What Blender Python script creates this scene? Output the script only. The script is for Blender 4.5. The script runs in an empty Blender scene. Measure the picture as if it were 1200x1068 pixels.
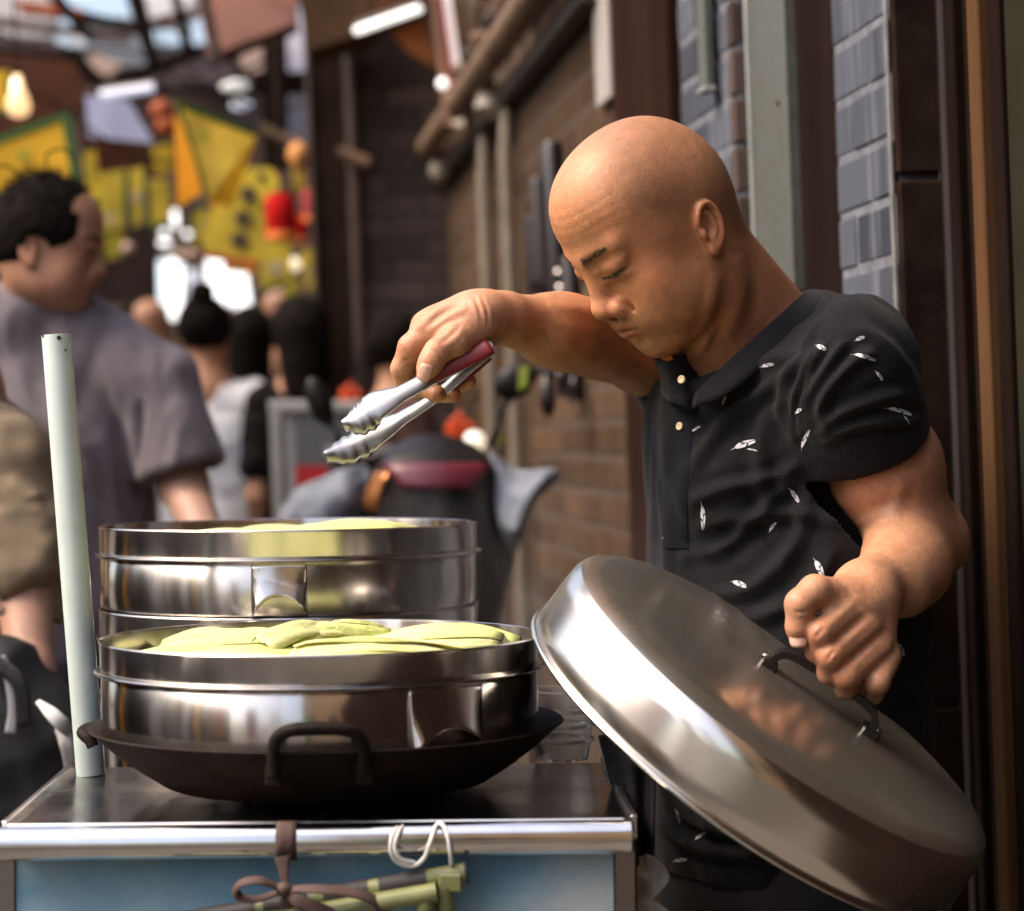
import bpy, bmesh, math, random
import numpy as np
from mathutils import Vector, Matrix
from mathutils.bvhtree import BVHTree

random.seed(7); rng = np.random.default_rng(7)
scn = bpy.context.scene
COL = scn.collection
R = math.radians

# ------------------------------------------------------------------ camera
FPX = 2590.0                       # focal length in photo pixels (photo is 1200 x 1068)
CAM = np.array((0.0, 0.0, 1.30))
PITCH, ROLL = R(0.49), R(2.2)
fwd = np.array((0.0, math.cos(PITCH), -math.sin(PITCH)))
_r0 = np.array((1.0, 0.0, 0.0)); _u0 = np.cross(_r0, fwd)
rgt = _r0 * math.cos(ROLL) - _u0 * math.sin(ROLL)
upv = _u0 * math.cos(ROLL) + _r0 * math.sin(ROLL)
cd = bpy.data.cameras.new('camera'); cam = bpy.data.objects.new('camera', cd); COL.objects.link(cam)
cd.sensor_width = 36.0; cd.lens = 36.0 * FPX / 1200.0; cd.clip_start = 0.05; cd.clip_end = 3000
cam.matrix_world = Matrix(((rgt[0], upv[0], -fwd[0], CAM[0]), (rgt[1], upv[1], -fwd[1], CAM[1]),
                           (rgt[2], upv[2], -fwd[2], CAM[2]), (0, 0, 0, 1)))
cd.dof.use_dof = True; cd.dof.focus_distance = 2.13; cd.dof.aperture_fstop = 4.0; cd.dof.aperture_blades = 9
scn.camera = cam

# ------------------------------------------------------------------ light
SUN_DIR = np.array((-0.58, -0.14, 0.78)); SUN_DIR /= np.linalg.norm(SUN_DIR)   # towards the sun
wd = bpy.data.worlds.new('World'); scn.world = wd; wd.use_nodes = True
_nt = wd.node_tree; _bg = _nt.nodes['Background']
_sky = _nt.nodes.new('ShaderNodeTexSky'); _sky.sky_type = 'NISHITA'; _sky.sun_disc = False
_sky.sun_elevation = math.asin(SUN_DIR[2]); _sky.sun_rotation = math.atan2(SUN_DIR[0], SUN_DIR[1])
_sky.air_density = 1.0; _sky.dust_density = 6.0; _sky.ozone_density = 0.3
_nt.links.new(_sky.outputs[0], _bg.inputs[0]); _bg.inputs[1].default_value = 0.15
sl = bpy.data.lights.new('sun', 'SUN'); sl.energy = 0.85; sl.angle = R(26); sl.color = (1.0, 0.86, 0.70)
so = bpy.data.objects.new('sun', sl); COL.objects.link(so)
so.rotation_euler = Vector(SUN_DIR).to_track_quat('Z', 'Y').to_euler()
scn.view_settings.view_transform = 'Standard'; scn.view_settings.look = 'None'
scn.view_settings.gamma = 1.0; scn.view_settings.exposure = 1.28; scn.view_settings.use_curve_mapping = False
scn.render.engine = 'CYCLES'; scn.cycles.use_denoising = True
scn.cycles.use_adaptive_sampling = True; scn.cycles.adaptive_threshold = 0.025
scn.cycles.max_bounces = 6; scn.cycles.diffuse_bounces = 2; scn.cycles.glossy_bounces = 4; scn.cycles.transmission_bounces = 5; scn.cycles.sample_clamp_indirect = 4.0
scn.cycles.caustics_reflective = False; scn.cycles.caustics_refractive = False

# ------------------------------------------------------------------ helpers
def P(u, v, d):
    """a point of the place, from its direction in the picture and its distance d in metres"""
    return CAM + fwd * d + rgt * ((u - 600.0) / FPX * d) + upv * ((534.0 - v) / FPX * d)
def px(d): return d / FPX
def nrm(a):
    a = np.asarray(a, float); return a / np.linalg.norm(a)

def vhash(ix, iy, iz, seed):
    n = (ix * 374761393 + iy * 668265263 + iz * 1274126177 + seed * 974711) & 0x7fffffff
    n = (n ^ (n >> 13)) * 1274126177 & 0x7fffffff
    n = n ^ (n >> 16)
    return (n & 0xffff) / 65535.0
def vnoise(p, seed=0):
    p = np.asarray(p, float); i = np.floor(p).astype(np.int64); f = p - i; f = f * f * (3 - 2 * f)
    out = 0
    for dx in (0, 1):
        for dy in (0, 1):
            for dz in (0, 1):
                w = (f[:, 0] if dx else 1 - f[:, 0]) * (f[:, 1] if dy else 1 - f[:, 1]) * (f[:, 2] if dz else 1 - f[:, 2])
                out = out + w * vhash(i[:, 0] + dx, i[:, 1] + dy, i[:, 2] + dz, seed)
    return out * 2 - 1
def fbm(p, o=3, seed=0):
    s = 0; a = 1; t = 0
    for k in range(o):
        s = s + a * vnoise(np.asarray(p) * (2 ** k), seed + k); t += a; a *= .5
    return s / t

MATS = {}
def mat(name, col=(.5, .5, .5), rough=.6, metal=0., var=.12, scale=8., bump=0., bscale=60., spec=.5, sss=0., emit=None, estr=0.,
        trans=0., ior=1.45, alpha=1., coat=0., stretch=(1, 1, 1), attr=None, aniso=0., rvar=0., dirt=None, dscale=3., damt=.5, sheen=0.):
    """a procedural material: base colour with noise, optional dirt, bump, vertex tint"""
    if name in MATS: return MATS[name]
    m = bpy.data.materials.new(name); m.use_nodes = True; MATS[name] = m
    nt = m.node_tree; b = nt.nodes['Principled BSDF']; L = nt.links
    b.inputs['Roughness'].default_value = rough; b.inputs['Metallic'].default_value = metal
    b.inputs['Specular IOR Level'].default_value = spec; b.inputs['IOR'].default_value = ior
    b.inputs['Transmission Weight'].default_value = trans; b.inputs['Alpha'].default_value = alpha
    b.inputs['Coat Weight'].default_value = coat; b.inputs['Sheen Weight'].default_value = sheen
    b.inputs['Anisotropic'].default_value = aniso
    if sss:
        b.inputs['Subsurface Weight'].default_value = sss
        b.inputs['Subsurface Radius'].default_value = (1.0, .35, .18); b.inputs['Subsurface Scale'].default_value = .006
    tc = nt.nodes.new('ShaderNodeTexCoord'); mp = nt.nodes.new('ShaderNodeMapping'); mp.inputs['Scale'].default_value = stretch
    L.new(tc.outputs['Object'], mp.inputs['Vector'])
    nz = nt.nodes.new('ShaderNodeTexNoise'); nz.inputs['Scale'].default_value = scale; nz.inputs['Detail'].default_value = 3
    L.new(mp.outputs[0], nz.inputs['Vector'])
    mr = nt.nodes.new('ShaderNodeMapRange'); mr.inputs['To Min'].default_value = 1 - var * 1.6; mr.inputs['To Max'].default_value = 1 + var * 1.6
    mr.inputs['From Min'].default_value = .2; mr.inputs['From Max'].default_value = .8
    L.new(nz.outputs['Fac'], mr.inputs['Value'])
    mx = nt.nodes.new('ShaderNodeMix'); mx.data_type = 'RGBA'; mx.blend_type = 'MULTIPLY'; mx.inputs['Factor'].default_value = 1
    if attr:
        at = nt.nodes.new('ShaderNodeAttribute'); at.attribute_name = attr; L.new(at.outputs['Color'], mx.inputs['A'])
    else: mx.inputs['A'].default_value = (*col, 1)
    L.new(mr.outputs[0], mx.inputs['B'])
    out = mx.outputs['Result']
    if dirt:
        n2 = nt.nodes.new('ShaderNodeTexNoise'); n2.inputs['Scale'].default_value = dscale; n2.inputs['Detail'].default_value = 4; n2.inputs['Roughness'].default_value = .65
        L.new(mp.outputs[0], n2.inputs['Vector'])
        cr = nt.nodes.new('ShaderNodeValToRGB'); cr.color_ramp.elements[0].position = .45; cr.color_ramp.elements[1].position = .68
        cr.color_ramp.elements[1].color = (damt, damt, damt, 1); L.new(n2.outputs['Fac'], cr.inputs[0])
        m2 = nt.nodes.new('ShaderNodeMix'); m2.data_type = 'RGBA'; m2.inputs['B'].default_value = (*dirt, 1)
        L.new(cr.outputs[0], m2.inputs['Factor']); L.new(out, m2.inputs['A']); out = m2.outputs['Result']
    L.new(out, b.inputs['Base Color'])
    if rvar:
        m3 = nt.nodes.new('ShaderNodeMapRange'); m3.inputs['To Min'].default_value = max(.02, rough - rvar); m3.inputs['To Max'].default_value = rough + rvar
        m3.inputs['From Min'].default_value = .25; m3.inputs['From Max'].default_value = .75
        L.new(nz.outputs['Fac'], m3.inputs['Value']); L.new(m3.outputs[0], b.inputs['Roughness'])
    if bump:
        n3 = nt.nodes.new('ShaderNodeTexNoise'); n3.inputs['Scale'].default_value = bscale; n3.inputs['Detail'].default_value = 2
        L.new(mp.outputs[0], n3.inputs['Vector'])
        bp = nt.nodes.new('ShaderNodeBump'); bp.inputs['Strength'].default_value = bump; bp.inputs['Distance'].default_value = .004
        L.new(n3.outputs['Fac'], bp.inputs['Height']); L.new(bp.outputs[0], b.inputs['Normal'])
    if emit:
        b.inputs['Emission Color'].default_value = (*emit, 1); b.inputs['Emission Strength'].default_value = estr
    return m

def tag(o, label=None, cat=None, group=None, kind=None):
    if label: o['label'] = label
    if cat: o['category'] = cat
    if group: o['group'] = group
    if kind: o['kind'] = kind
    return o
def mesh_obj(name, V, F, m, parent=None, smooth=True, color=None):
    V = np.ascontiguousarray(V, dtype=np.float32)
    me = bpy.data.meshes.new(name)
    if isinstance(F, np.ndarray) and F.ndim == 2:
        n = F.shape[1]; me.vertices.add(len(V)); me.vertices.foreach_set('co', V.ravel())
        me.loops.add(F.size); me.loops.foreach_set('vertex_index', F.astype(np.int32).ravel())
        me.polygons.add(len(F)); me.polygons.foreach_set('loop_start', np.arange(len(F), dtype=np.int32) * n)
        me.update(calc_edges=True)
    else:
        me.from_pydata([tuple(map(float, v)) for v in V], [], [tuple(int(i) for i in f) for f in F]); me.update()
    if smooth: me.polygons.foreach_set('use_smooth', np.ones(len(me.polygons), dtype=bool))
    if color is not None:
        a = me.color_attributes.new('Col', 'FLOAT_COLOR', 'POINT')
        a.data.foreach_set('color', np.concatenate([color, np.ones((len(V), 1))], 1).astype(np.float32).ravel())
    if m: me.materials.append(m)
    o = bpy.data.objects.new(name, me); COL.objects.link(o)
    if parent: o.parent = parent
    return o
def empty(name, label, cat, group=None, loc=None, kind=None):
    o = bpy.data.objects.new(name, None); COL.objects.link(o); o.empty_display_size = .05
    if loc is not None: pass
    return tag(o, label, cat, group, kind)

class MB:
    """collects simple shapes into one mesh"""
    def __init__(s): s.V = []; s.F = []; s.n = 0
    def add(s, V, F):
        V = np.asarray(V, float); s.V.append(V); s.F += [tuple(i + s.n for i in f) for f in F]; s.n += len(V); return s
    def box(s, c, ax, ay, az, bev=0.):
        """c centre, ax ay az half-vectors"""
        c, ax, ay, az = map(lambda q: np.asarray(q, float), (c, ax, ay, az))
        if bev <= 0:
            V = [c + sx * ax + sy * ay + sz * az for sz in (-1, 1) for sx, sy in ((-1, -1), (1, -1), (1, 1), (-1, 1))]
            F = [(3, 2, 1, 0), (4, 5, 6, 7), (0, 1, 5, 4), (1, 2, 6, 5), (2, 3, 7, 6), (3, 0, 4, 7)]
            if np.dot(np.cross(ax, ay), az) < 0: F = [f[::-1] for f in F]
            return s.add(V, F)
        l = [np.linalg.norm(q) for q in (ax, ay, az)]; f = [max(0., 1 - bev / q) for q in l]
        pts = []
        for k, sc in enumerate(((1, f[1], f[2]), (f[0], 1, f[2]), (f[0], f[1], 1))):
            for sx in (-1, 1):
                for sy in (-1, 1):
                    for sz in (-1, 1): pts.append(c + sx * ax * sc[0] + sy * ay * sc[1] + sz * az * sc[2])
        bm = bmesh.new(); [bm.verts.new(q) for q in pts]; bmesh.ops.convex_hull(bm, input=bm.verts)
        bm.verts.index_update(); V = [v.co[:] for v in bm.verts]; F = [tuple(v.index for v in q.verts) for q in bm.faces]; bm.free()
        return s.add(V, F)
    def tube(s, pts, rad, n=10, cap=True, closed=False):
        pts = [np.asarray(p, float) for p in pts]; m = len(pts)
        rad = [rad] * m if np.isscalar(rad) else rad
        V = []; T = []
        for i in range(m):
            a = pts[(i - 1) % m] if (closed or i) else pts[0]; b = pts[(i + 1) % m] if (closed or i < m - 1) else pts[-1]
            T.append(nrm(b - a))
        x = np.cross(T[0], (0, 0, 1)); x = np.cross(T[0], (1, 0, 0)) if np.linalg.norm(x) < .1 else x; x = nrm(x)
        for i in range(m):
            x = nrm(x - T[i] * np.dot(x, T[i])); y = np.cross(T[i], x)
            for k in range(n):
                t = 2 * math.pi * k / n; V.append(pts[i] + rad[i] * (math.cos(t) * x + math.sin(t) * y))
        F = []
        for i in range(m if closed else m - 1):
            j = (i + 1) % m
            for k in range(n): F.append((i * n + k, i * n + (k + 1) % n, j * n + (k + 1) % n, j * n + k))
        if cap and not closed: F.append(tuple(range(n))[::-1]); F.append(tuple((m - 1) * n + k for k in range(n)))
        return s.add(V, F)
    def lathe(s, prof, o, ax, n=48, x=None, close=False):
        """prof: list of (radius, height) along axis ax from o"""
        ax = nrm(ax); x = nrm(np.cross(ax, (0.3, 1, .1)) if x is None else x); y = np.cross(ax, x); V = []; m = len(prof)
        for (r, h) in prof:
            for k in range(n):
                t = 2 * math.pi * k / n; V.append(np.asarray(o) + ax * h + r * (math.cos(t) * x + math.sin(t) * y))
        F = [(i * n + k, i * n + (k + 1) % n, (i + 1) * n + (k + 1) % n, (i + 1) * n + k) for i in range(m - 1) for k in range(n)]
        if close: F += [((m - 1) * n + k, (m - 1) * n + (k + 1) % n, (k + 1) % n, k) for k in range(n)]
        return s.add(V, F)
    def quad_sheet(s, G, th=0.):
        """G: array (a,b,3) of points, optionally thickened along its normal"""
        G = np.asarray(G, float); a, b = G.shape[:2]
        du = np.gradient(G, axis=0); dv = np.gradient(G, axis=1); N = np.cross(du, dv); N /= np.linalg.norm(N, axis=2, keepdims=True) + 1e-12
        F = [(i * b + j, i * b + j + 1, (i + 1) * b + j + 1, (i + 1) * b + j) for i in range(a - 1) for j in range(b - 1)]
        if th == 0: return s.add(G.reshape(-1, 3), F)
        A = (G + N * th / 2).reshape(-1, 3); B = (G - N * th / 2).reshape(-1, 3); o = a * b
        FF = [f[::-1] for f in F] + [tuple(i + o for i in f) for f in F]
        bd = [(0, j) for j in range(b)] + [(i, b - 1) for i in range(1, a)] + [(a - 1, j) for j in range(b - 2, -1, -1)] + [(i, 0) for i in range(a - 2, 0, -1)]
        bi = [i * b + j for i, j in bd]
        for k in range(len(bi)):
            p, q = bi[k], bi[(k + 1) % len(bi)]; FF.append((p, q, q + o, p + o))
        return s.add(np.concatenate([A, B]), FF)
    def build(s, name, m, parent=None, smooth=False, auto=None):
        o = mesh_obj(name, np.concatenate(s.V), s.F, m, parent, smooth or auto is not None)
        if auto is not None: o.data.set_sharp_from_angle(angle=R(auto))
        return o

def spline(pts, n):
    """Catmull-Rom through pts (k, dim) -> n samples"""
    p = np.asarray(pts, float); p = np.concatenate([[2 * p[0] - p[1]], p, [2 * p[-1] - p[-2]]]); k = len(p) - 3
    t = np.linspace(0, k - 1e-9, n); i = t.astype(int); f = (t - i)[:, None]
    a, b, c, d = p[i], p[i + 1], p[i + 2], p[i + 3]
    return .5 * ((2 * b) + (c - a) * f + (2 * a - 5 * b + 4 * c - d) * f ** 2 + (3 * b - a - 3 * c + d) * f ** 3)

# ------------------------------------------------------------------ sculpting with distance fields
class Frame:
    def __init__(s, o, X, Y, Z, sc=1.): s.o = np.asarray(o, float); s.R = np.array([nrm(X), nrm(Y), nrm(Z)]); s.s = float(sc)
    def w(s, p): return s.o + (np.asarray(p, float) * s.s) @ s.R
    def l(s, p):
        if p.dtype == np.float32: return ((p - s.o.astype(np.float32)) @ s.R.T.astype(np.float32)) * np.float32(1 / s.s)
        return ((p - s.o) @ s.R.T) / s.s
WORLD = Frame((0, 0, 0), (1, 0, 0), (0, 1, 0), (0, 0, 1))
class Sdf:
    def __init__(s): s.p = []
    def _add(s, f, bc, br, op, k): s.p.append((f, np.asarray(bc, float), float(br), op, float(k))); return s
    def el(s, c, r, fr=WORLD, rot=None, sym=False, op='u', k=.01):
        c = np.asarray(c, float); r = np.asarray(r, float); Q = np.eye(3) if rot is None else np.array(Matrix.Rotation(1, 3, 'X') if False else rot)
        def f(p):
            q = fr.l(p)
            if sym: q = q.copy(); q[:, 0] = np.abs(q[:, 0])
            t_ = q.dtype; q = (q - c.astype(t_)) if rot is None else (q - c.astype(t_)) @ Q.T.astype(t_); a = np.sqrt(np.einsum('ij,ij->i', q / r.astype(t_), q / r.astype(t_))); q = q / (r * r).astype(t_); b = np.sqrt(np.einsum('ij,ij->i', q, q)) + 1e-9
            return fr.s * a * (a - 1) / b
        if sym: return s._add(f, fr.w((0, c[1], c[2])), fr.s * (abs(c[0]) + r.max()), op, k)
        return s._add(f, fr.w(c), fr.s * r.max(), op, k)
    def cap(s, a, b, ra, rb=None, fr=WORLD, sym=False, op='u', k=.01):
        a = np.asarray(a, float); b = np.asarray(b, float); rb = ra if rb is None else rb; ba = b - a; bb = ba @ ba + 1e-12
        def f(p):
            q = fr.l(p)
            if sym: q = q.copy(); q[:, 0] = np.abs(q[:, 0])
            t_ = q.dtype; b_ = ba.astype(t_); q = q - a.astype(t_); h = np.clip((q @ b_) * t_.type(1 / bb), 0, 1); q = q - h[:, None] * b_
            return fr.s * (np.sqrt(np.einsum('ij,ij->i', q, q)) - (ra + (rb - ra) * h))
        c = (a + b) / 2; br = np.linalg.norm(ba) / 2 + max(ra, rb)
        if sym: return s._add(f, fr.w((0, c[1], c[2])), fr.s * (abs(c[0]) + br), op, k)
        return s._add(f, fr.w(c), fr.s * br, op, k)
    def chain(s, pts, rad, fr=WORLD, sym=False, op='u', k=.01):
        for i in range(len(pts) - 1): s.cap(pts[i], pts[i + 1], rad[i], rad[i + 1], fr, sym, op, k if i == 0 else min(k, .004))
        return s
    def plane(s, o, n, k=.002):
        """cuts away what lies on the side n points to"""
        o = np.asarray(o, float); n = nrm(n); return s._add(lambda p: -((p - o) @ n), o, 1e9, 's', k)
    def func(s, f, bc, br, op='u', k=.01): return s._add(f, bc, br, op, k)
    def ev(s, p, act=None):
        d = np.full(len(p), 1.0, dtype=p.dtype)
        for (f, bc, br, op, k) in (s.p if act is None else act):
            e = f(p)
            if op == 'u':
                h = np.maximum(k - np.abs(d - e), 0) / k; d = np.minimum(d, e) - h * h * k * .25
            else:
                e = -e; h = np.maximum(k - np.abs(d - e), 0) / k; d = np.maximum(d, e) + h * h * k * .25
        return d
    def mesh(s, h, B=20, pad=.01):
        us = [q for q in s.p if q[3] == 'u']
        lo = np.min([q[1] - q[2] for q in us], 0) - pad; hi = np.max([q[1] + q[2] for q in us], 0) + pad
        nb = np.ceil((hi - lo) / (h * B)).astype(int); bs = h * B
        g = np.stack(np.meshgrid(*[np.arange(n) for n in nb], indexing='ij'), -1).reshape(-1, 3)
        cc = lo + (g + .5) * bs; rad = bs * .87
        # coarse cull
        near = np.zeros(len(cc), bool)
        for q in us: near |= (np.linalg.norm(cc - q[1], axis=1) - q[2]) < rad + q[4]
        g, cc = g[near], cc[near]; fv = s.ev(cc); keep = np.abs(fv) < rad * 1.5 + .012; g, cc = g[keep], cc[keep]
        ax = np.arange(B + 1); loc = np.stack(np.meshgrid(ax, ax, ax, indexing='ij'), -1).reshape(-1, 3)
        N = nb * B + 2; keys = []; pos = []; edges = []
        off = [np.array(o) for o in ((0, 0, 0), (1, 0, 0), (0, 1, 0), (0, 0, 1), (1, 1, 0), (1, 0, 1), (0, 1, 1), (1, 1, 1))]
        ed = [(a, b) for a in range(8) for b in range(a + 1, 8) if abs(off[a] - off[b]).sum() == 1]
        for bi in range(len(g)):
            act = [q for q in s.p if np.linalg.norm(cc[bi] - q[1]) - q[2] < rad + q[4] * 2.2 + .02]
            if not any(q[3] == 'u' for q in act): continue
            base = g[bi] * B; v = s.ev((lo + (base + loc) * h).astype(np.float32), act).reshape(B + 1, B + 1, B + 1)
            ins = v < 0
            if ins.all() or not ins.any(): continue
            C = [v[o[0]:o[0] + B, o[1]:o[1] + B, o[2]:o[2] + B] for o in off]; I = [c < 0 for c in C]
            cnt = sum(i.astype(np.int8) for i in I); mixed = (cnt > 0) & (cnt < 8)
            idx = np.argwhere(mixed)
            if len(idx) == 0: continue
            cv = [c[mixed] for c in C]; S = np.zeros((len(idx), 3)); n = np.zeros(len(idx))
            for a, b in ed:
                m_ = (cv[a] < 0) != (cv[b] < 0); t = np.where(m_, cv[a] / np.where(m_, cv[a] - cv[b], 1), 0)
                S += np.where(m_[:, None], off[a] + t[:, None] * (off[b] - off[a]), 0); n += m_
            gi = base + idx; keys.append((gi[:, 0] * N[1] + gi[:, 1]) * N[2] + gi[:, 2]); pos.append(lo + (gi + S / n[:, None]) * h)
            for a in range(3):
                o = [0, 0, 0]; o[a] = 1
                A = ins[:B, :B, :B]; Bq = ins[o[0]:o[0] + B, o[1]:o[1] + B, o[2]:o[2] + B]
                e = np.argwhere(A != Bq)
                if len(e): edges.append((a, e + base, A[A != Bq]))
        keys = np.concatenate(keys); pos = np.concatenate(pos); od = np.argsort(keys); keys = keys[od]; pos = pos[od]; F = []
        for a, e, sg in edges:
            b, c = (a + 1) % 3, (a + 2) % 3; q = []
            for db, dc in ((0, 0), (1, 0), (1, 1), (0, 1)):
                t = e.copy(); t[:, b] -= db; t[:, c] -= dc; kk = (t[:, 0] * N[1] + t[:, 1]) * N[2] + t[:, 2]
                ii = np.clip(np.searchsorted(keys, kk), 0, len(keys) - 1); q.append(np.where(keys[ii] == kk, ii, -1))
            q = np.stack(q, 1); q[~sg] = q[~sg][:, ::-1]; F.append(q[(q >= 0).all(1)])
        return pos, np.concatenate(F)
    def normals(s, p, e=.0012):
        n = np.stack([s.ev(p + np.eye(3)[a] * e) - s.ev(p - np.eye(3)[a] * e) for a in range(3)], 1)
        return n / (np.linalg.norm(n, axis=1, keepdims=True) + 1e-9)
def mesh_normals(V, F):
    n = np.cross(V[F[:, 2]] - V[F[:, 0]], V[F[:, 3]] - V[F[:, 1]]); N = np.zeros_like(V)
    for k in range(4): np.add.at(N, F[:, k], n)
    return N / (np.linalg.norm(N, axis=1, keepdims=True) + 1e-12)
def relax(V, F, n=1, w=.5):
    E = np.concatenate([F[:, [0, 1]], F[:, [1, 2]], F[:, [2, 3]], F[:, [3, 0]]])
    for _ in range(n):
        A = np.zeros_like(V); c = np.zeros(len(V)); np.add.at(A, E[:, 0], V[E[:, 1]]); np.add.at(c, E[:, 0], 1)
        np.add.at(A, E[:, 1], V[E[:, 0]]); np.add.at(c, E[:, 1], 1); V = V * (1 - w) + w * A / np.maximum(c, 1)[:, None]
    return V
def sstep(a, b, x):
    t = np.clip((x - a) / (b - a), 0, 1); return t * t * (3 - 2 * t)
# ================================================================== people: shared anatomy
def D(r, u, t): return rgt * r + upv * u - fwd * t           # right, up, towards the camera
def head_frame(o, psi, pitch, tilt=0., sc=1., side=-1):
    """face turned to the picture's left (side -1) or right (+1), psi degrees off pure profile towards the camera, nodding down by pitch"""
    a = R(psi); f0 = D(side * math.cos(a), 0, math.sin(a)); l0 = D(-side * math.sin(a), 0, math.cos(a)); u0 = upv
    p = R(pitch); f = f0 * math.cos(p) - u0 * math.sin(p); u = u0 * math.cos(p) + f0 * math.sin(p)
    t = R(tilt); l = l0 * math.cos(t) + u * math.sin(t); u = u * math.cos(t) - l0 * math.sin(t)
    return Frame(o, l, f, u, sc)                               # x: the side of the head nearer the camera

def add_head(S, H, fine=True):
    e = lambda *a, **k: S.el(*a, fr=H, **k); c = lambda *a, **k: S.cap(*a, fr=H, **k)
    e((0, -.002, .052), (.0770, .0940, .0900), k=.02)                                 # cranium
    e((0, -.034, .030), (.066, .056, .060), k=.03)                                     # back of the head
    e((0, .042, .066), (.063, .060, .056), k=.035)                                     # forehead
    e((0, .036, -.005), (.066, .054, .060), k=.03)                                     # middle of the face
    e((0, .034, -.055), (.055, .050, .042), k=.03)                                     # jaw
    e((.046, .010, -.050), (.0215, .031, .033), sym=True, k=.03)                        # jaw angle
    e((.040, .057, -.024), (.026, .025, .026), sym=True, k=.02)                        # cheek
    e((.041, .042, -.056), (.021, .030, .025), sym=True, k=.025)                       # lower cheek
    e((0, .063, -.088), (.023, .019, .018), k=.02)                                     # chin
    e((0, .036, -.087), (.036, .034, .020), k=.025)                                    # under the chin
    c((.010, .0975, .031), (.046, .080, .036), .0085, .0075, sym=True, k=.016)         # brow ridge
    e((.034, .104, .013), (.0205, .0140, .0115), sym=True, op='s', k=.014)             # eye socket
    e((.0325, .0825, .0140), (.0165, .0140, .0128), sym=True, k=.006)                  # ball of the eye under the lid
    c((.0165, .0965, .0150), (.049, .081, .0200), .0044, .0036, sym=True, k=.008)      # upper lid fold
    c((.019, .0930, .0025), (.045, .0810, .0030), .0036, .003, sym=True, k=.008)       # lower lid
    c((0, .0935, .024), (0, .1035, -.016), .0090, .0105, k=.014)                        # bridge of the nose
    e((0, .1045, -.0280), (.0150, .0135, .0125), k=.008)                               # tip
    e((.0172, .0950, -.0310), (.0100, .0120, .0102), sym=True, k=.005)                 # wings
    c((0, .095, -.037), (0, .090, -.043), .006, .008, k=.008)                          # septum, philtrum
    e((0, .075, -.052), (.034, .022, .023), k=.02)                                     # mouth mound
    if fine:
        e((.0078, .1025, -.0400), (.0042, .0060, .0045), sym=True, op='s', k=.003)     # nostrils
        c((.0258, .097, -.0215), (.0290, .086, -.0400), .0024, .0026, sym=True, op='s', k=.005)   # crease behind the wing
    c((0, .0965, -.0525), (.020, .0865, -.0570), .0050, .0038, sym=True, k=.005)       # upper lip
    c((0, .0935, -.0650), (.017, .0860, -.0640), .0060, .0044, sym=True, k=.006)       # lower lip
    if fine:
        c((0, .1025, -.0592), (.0265, .0850, -.0592), .0015, .0012, sym=True, op='s', k=.0035)   # line of the mouth
        c((0, .0930, -.0765), (.012, .0890, -.0755), .0030, .0025, sym=True, op='s', k=.012)     # below the lip
        c((.0165, .1010, .0055), (.0330, .0990, .0038), .0014, .0022, sym=True, op='s', k=.0022)  # slit between the lids
        c((.0330, .0990, .0038), (.0500, .0850, .0080), .0022, .0011, sym=True, op='s', k=.0022)
    # ear
    E = Frame(H.w((.0735, -.004, .000)), H.R[0] * .93 - H.R[1] * .34, H.R[1] * .93 + H.R[0] * .34 + H.R[2] * .12, H.R[2] - H.R[1] * .14, H.s)
    for fl in (1, -1):
        if fl < 0: E = Frame(H.w((-.0735, -.004, .000)), -H.R[0] * .93 - H.R[1] * .34, H.R[1] * .93 - H.R[0] * .34 + H.R[2] * .12, H.R[2] - H.R[1] * .14, H.s)
        S.el((.004, -.009, .003), (.0070, .0150, .0240), fr=E, k=.007)
        if not fine: continue
        hx = spline([(.004, .0060, .0060), (.0075, .0050, .0170), (.0100, -.0030, .0270), (.0125, -.0140, .0265), (.0140, -.0205, .0150), (.0130, -.0200, .0000), (.0100, -.0150, -.0130), (.0060, -.0080, -.0200)], 18)
        S.chain(list(hx), list(np.interp(np.linspace(0, 1, 18), (0, .3, .6, 1), (.0026, .0032, .0033, .0042))), fr=E, k=.0025)
        S.el((.0120, -.0070, .0060), (.0065, .0085, .0140), fr=E, op='s', k=.005)
        S.el((.0090, -.0010, -.0020), (.0075, .0048, .0062), fr=E, op='s', k=.004)
        ah = spline([(.0085, -.0080, .0200), (.0100, -.0130, .0110), (.0100, -.0130, .0000), (.0080, -.0080, -.0090)], 9)
        S.chain(list(ah), [.0024] * 9, fr=E, k=.003)
        S.el((.0060, .0040, -.0020), (.0040, .0035, .0055), fr=E, k=.004)
        S.el((.0055, -.0040, -.0220), (.0045, .0075, .0075), fr=E, k=.006)

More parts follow.
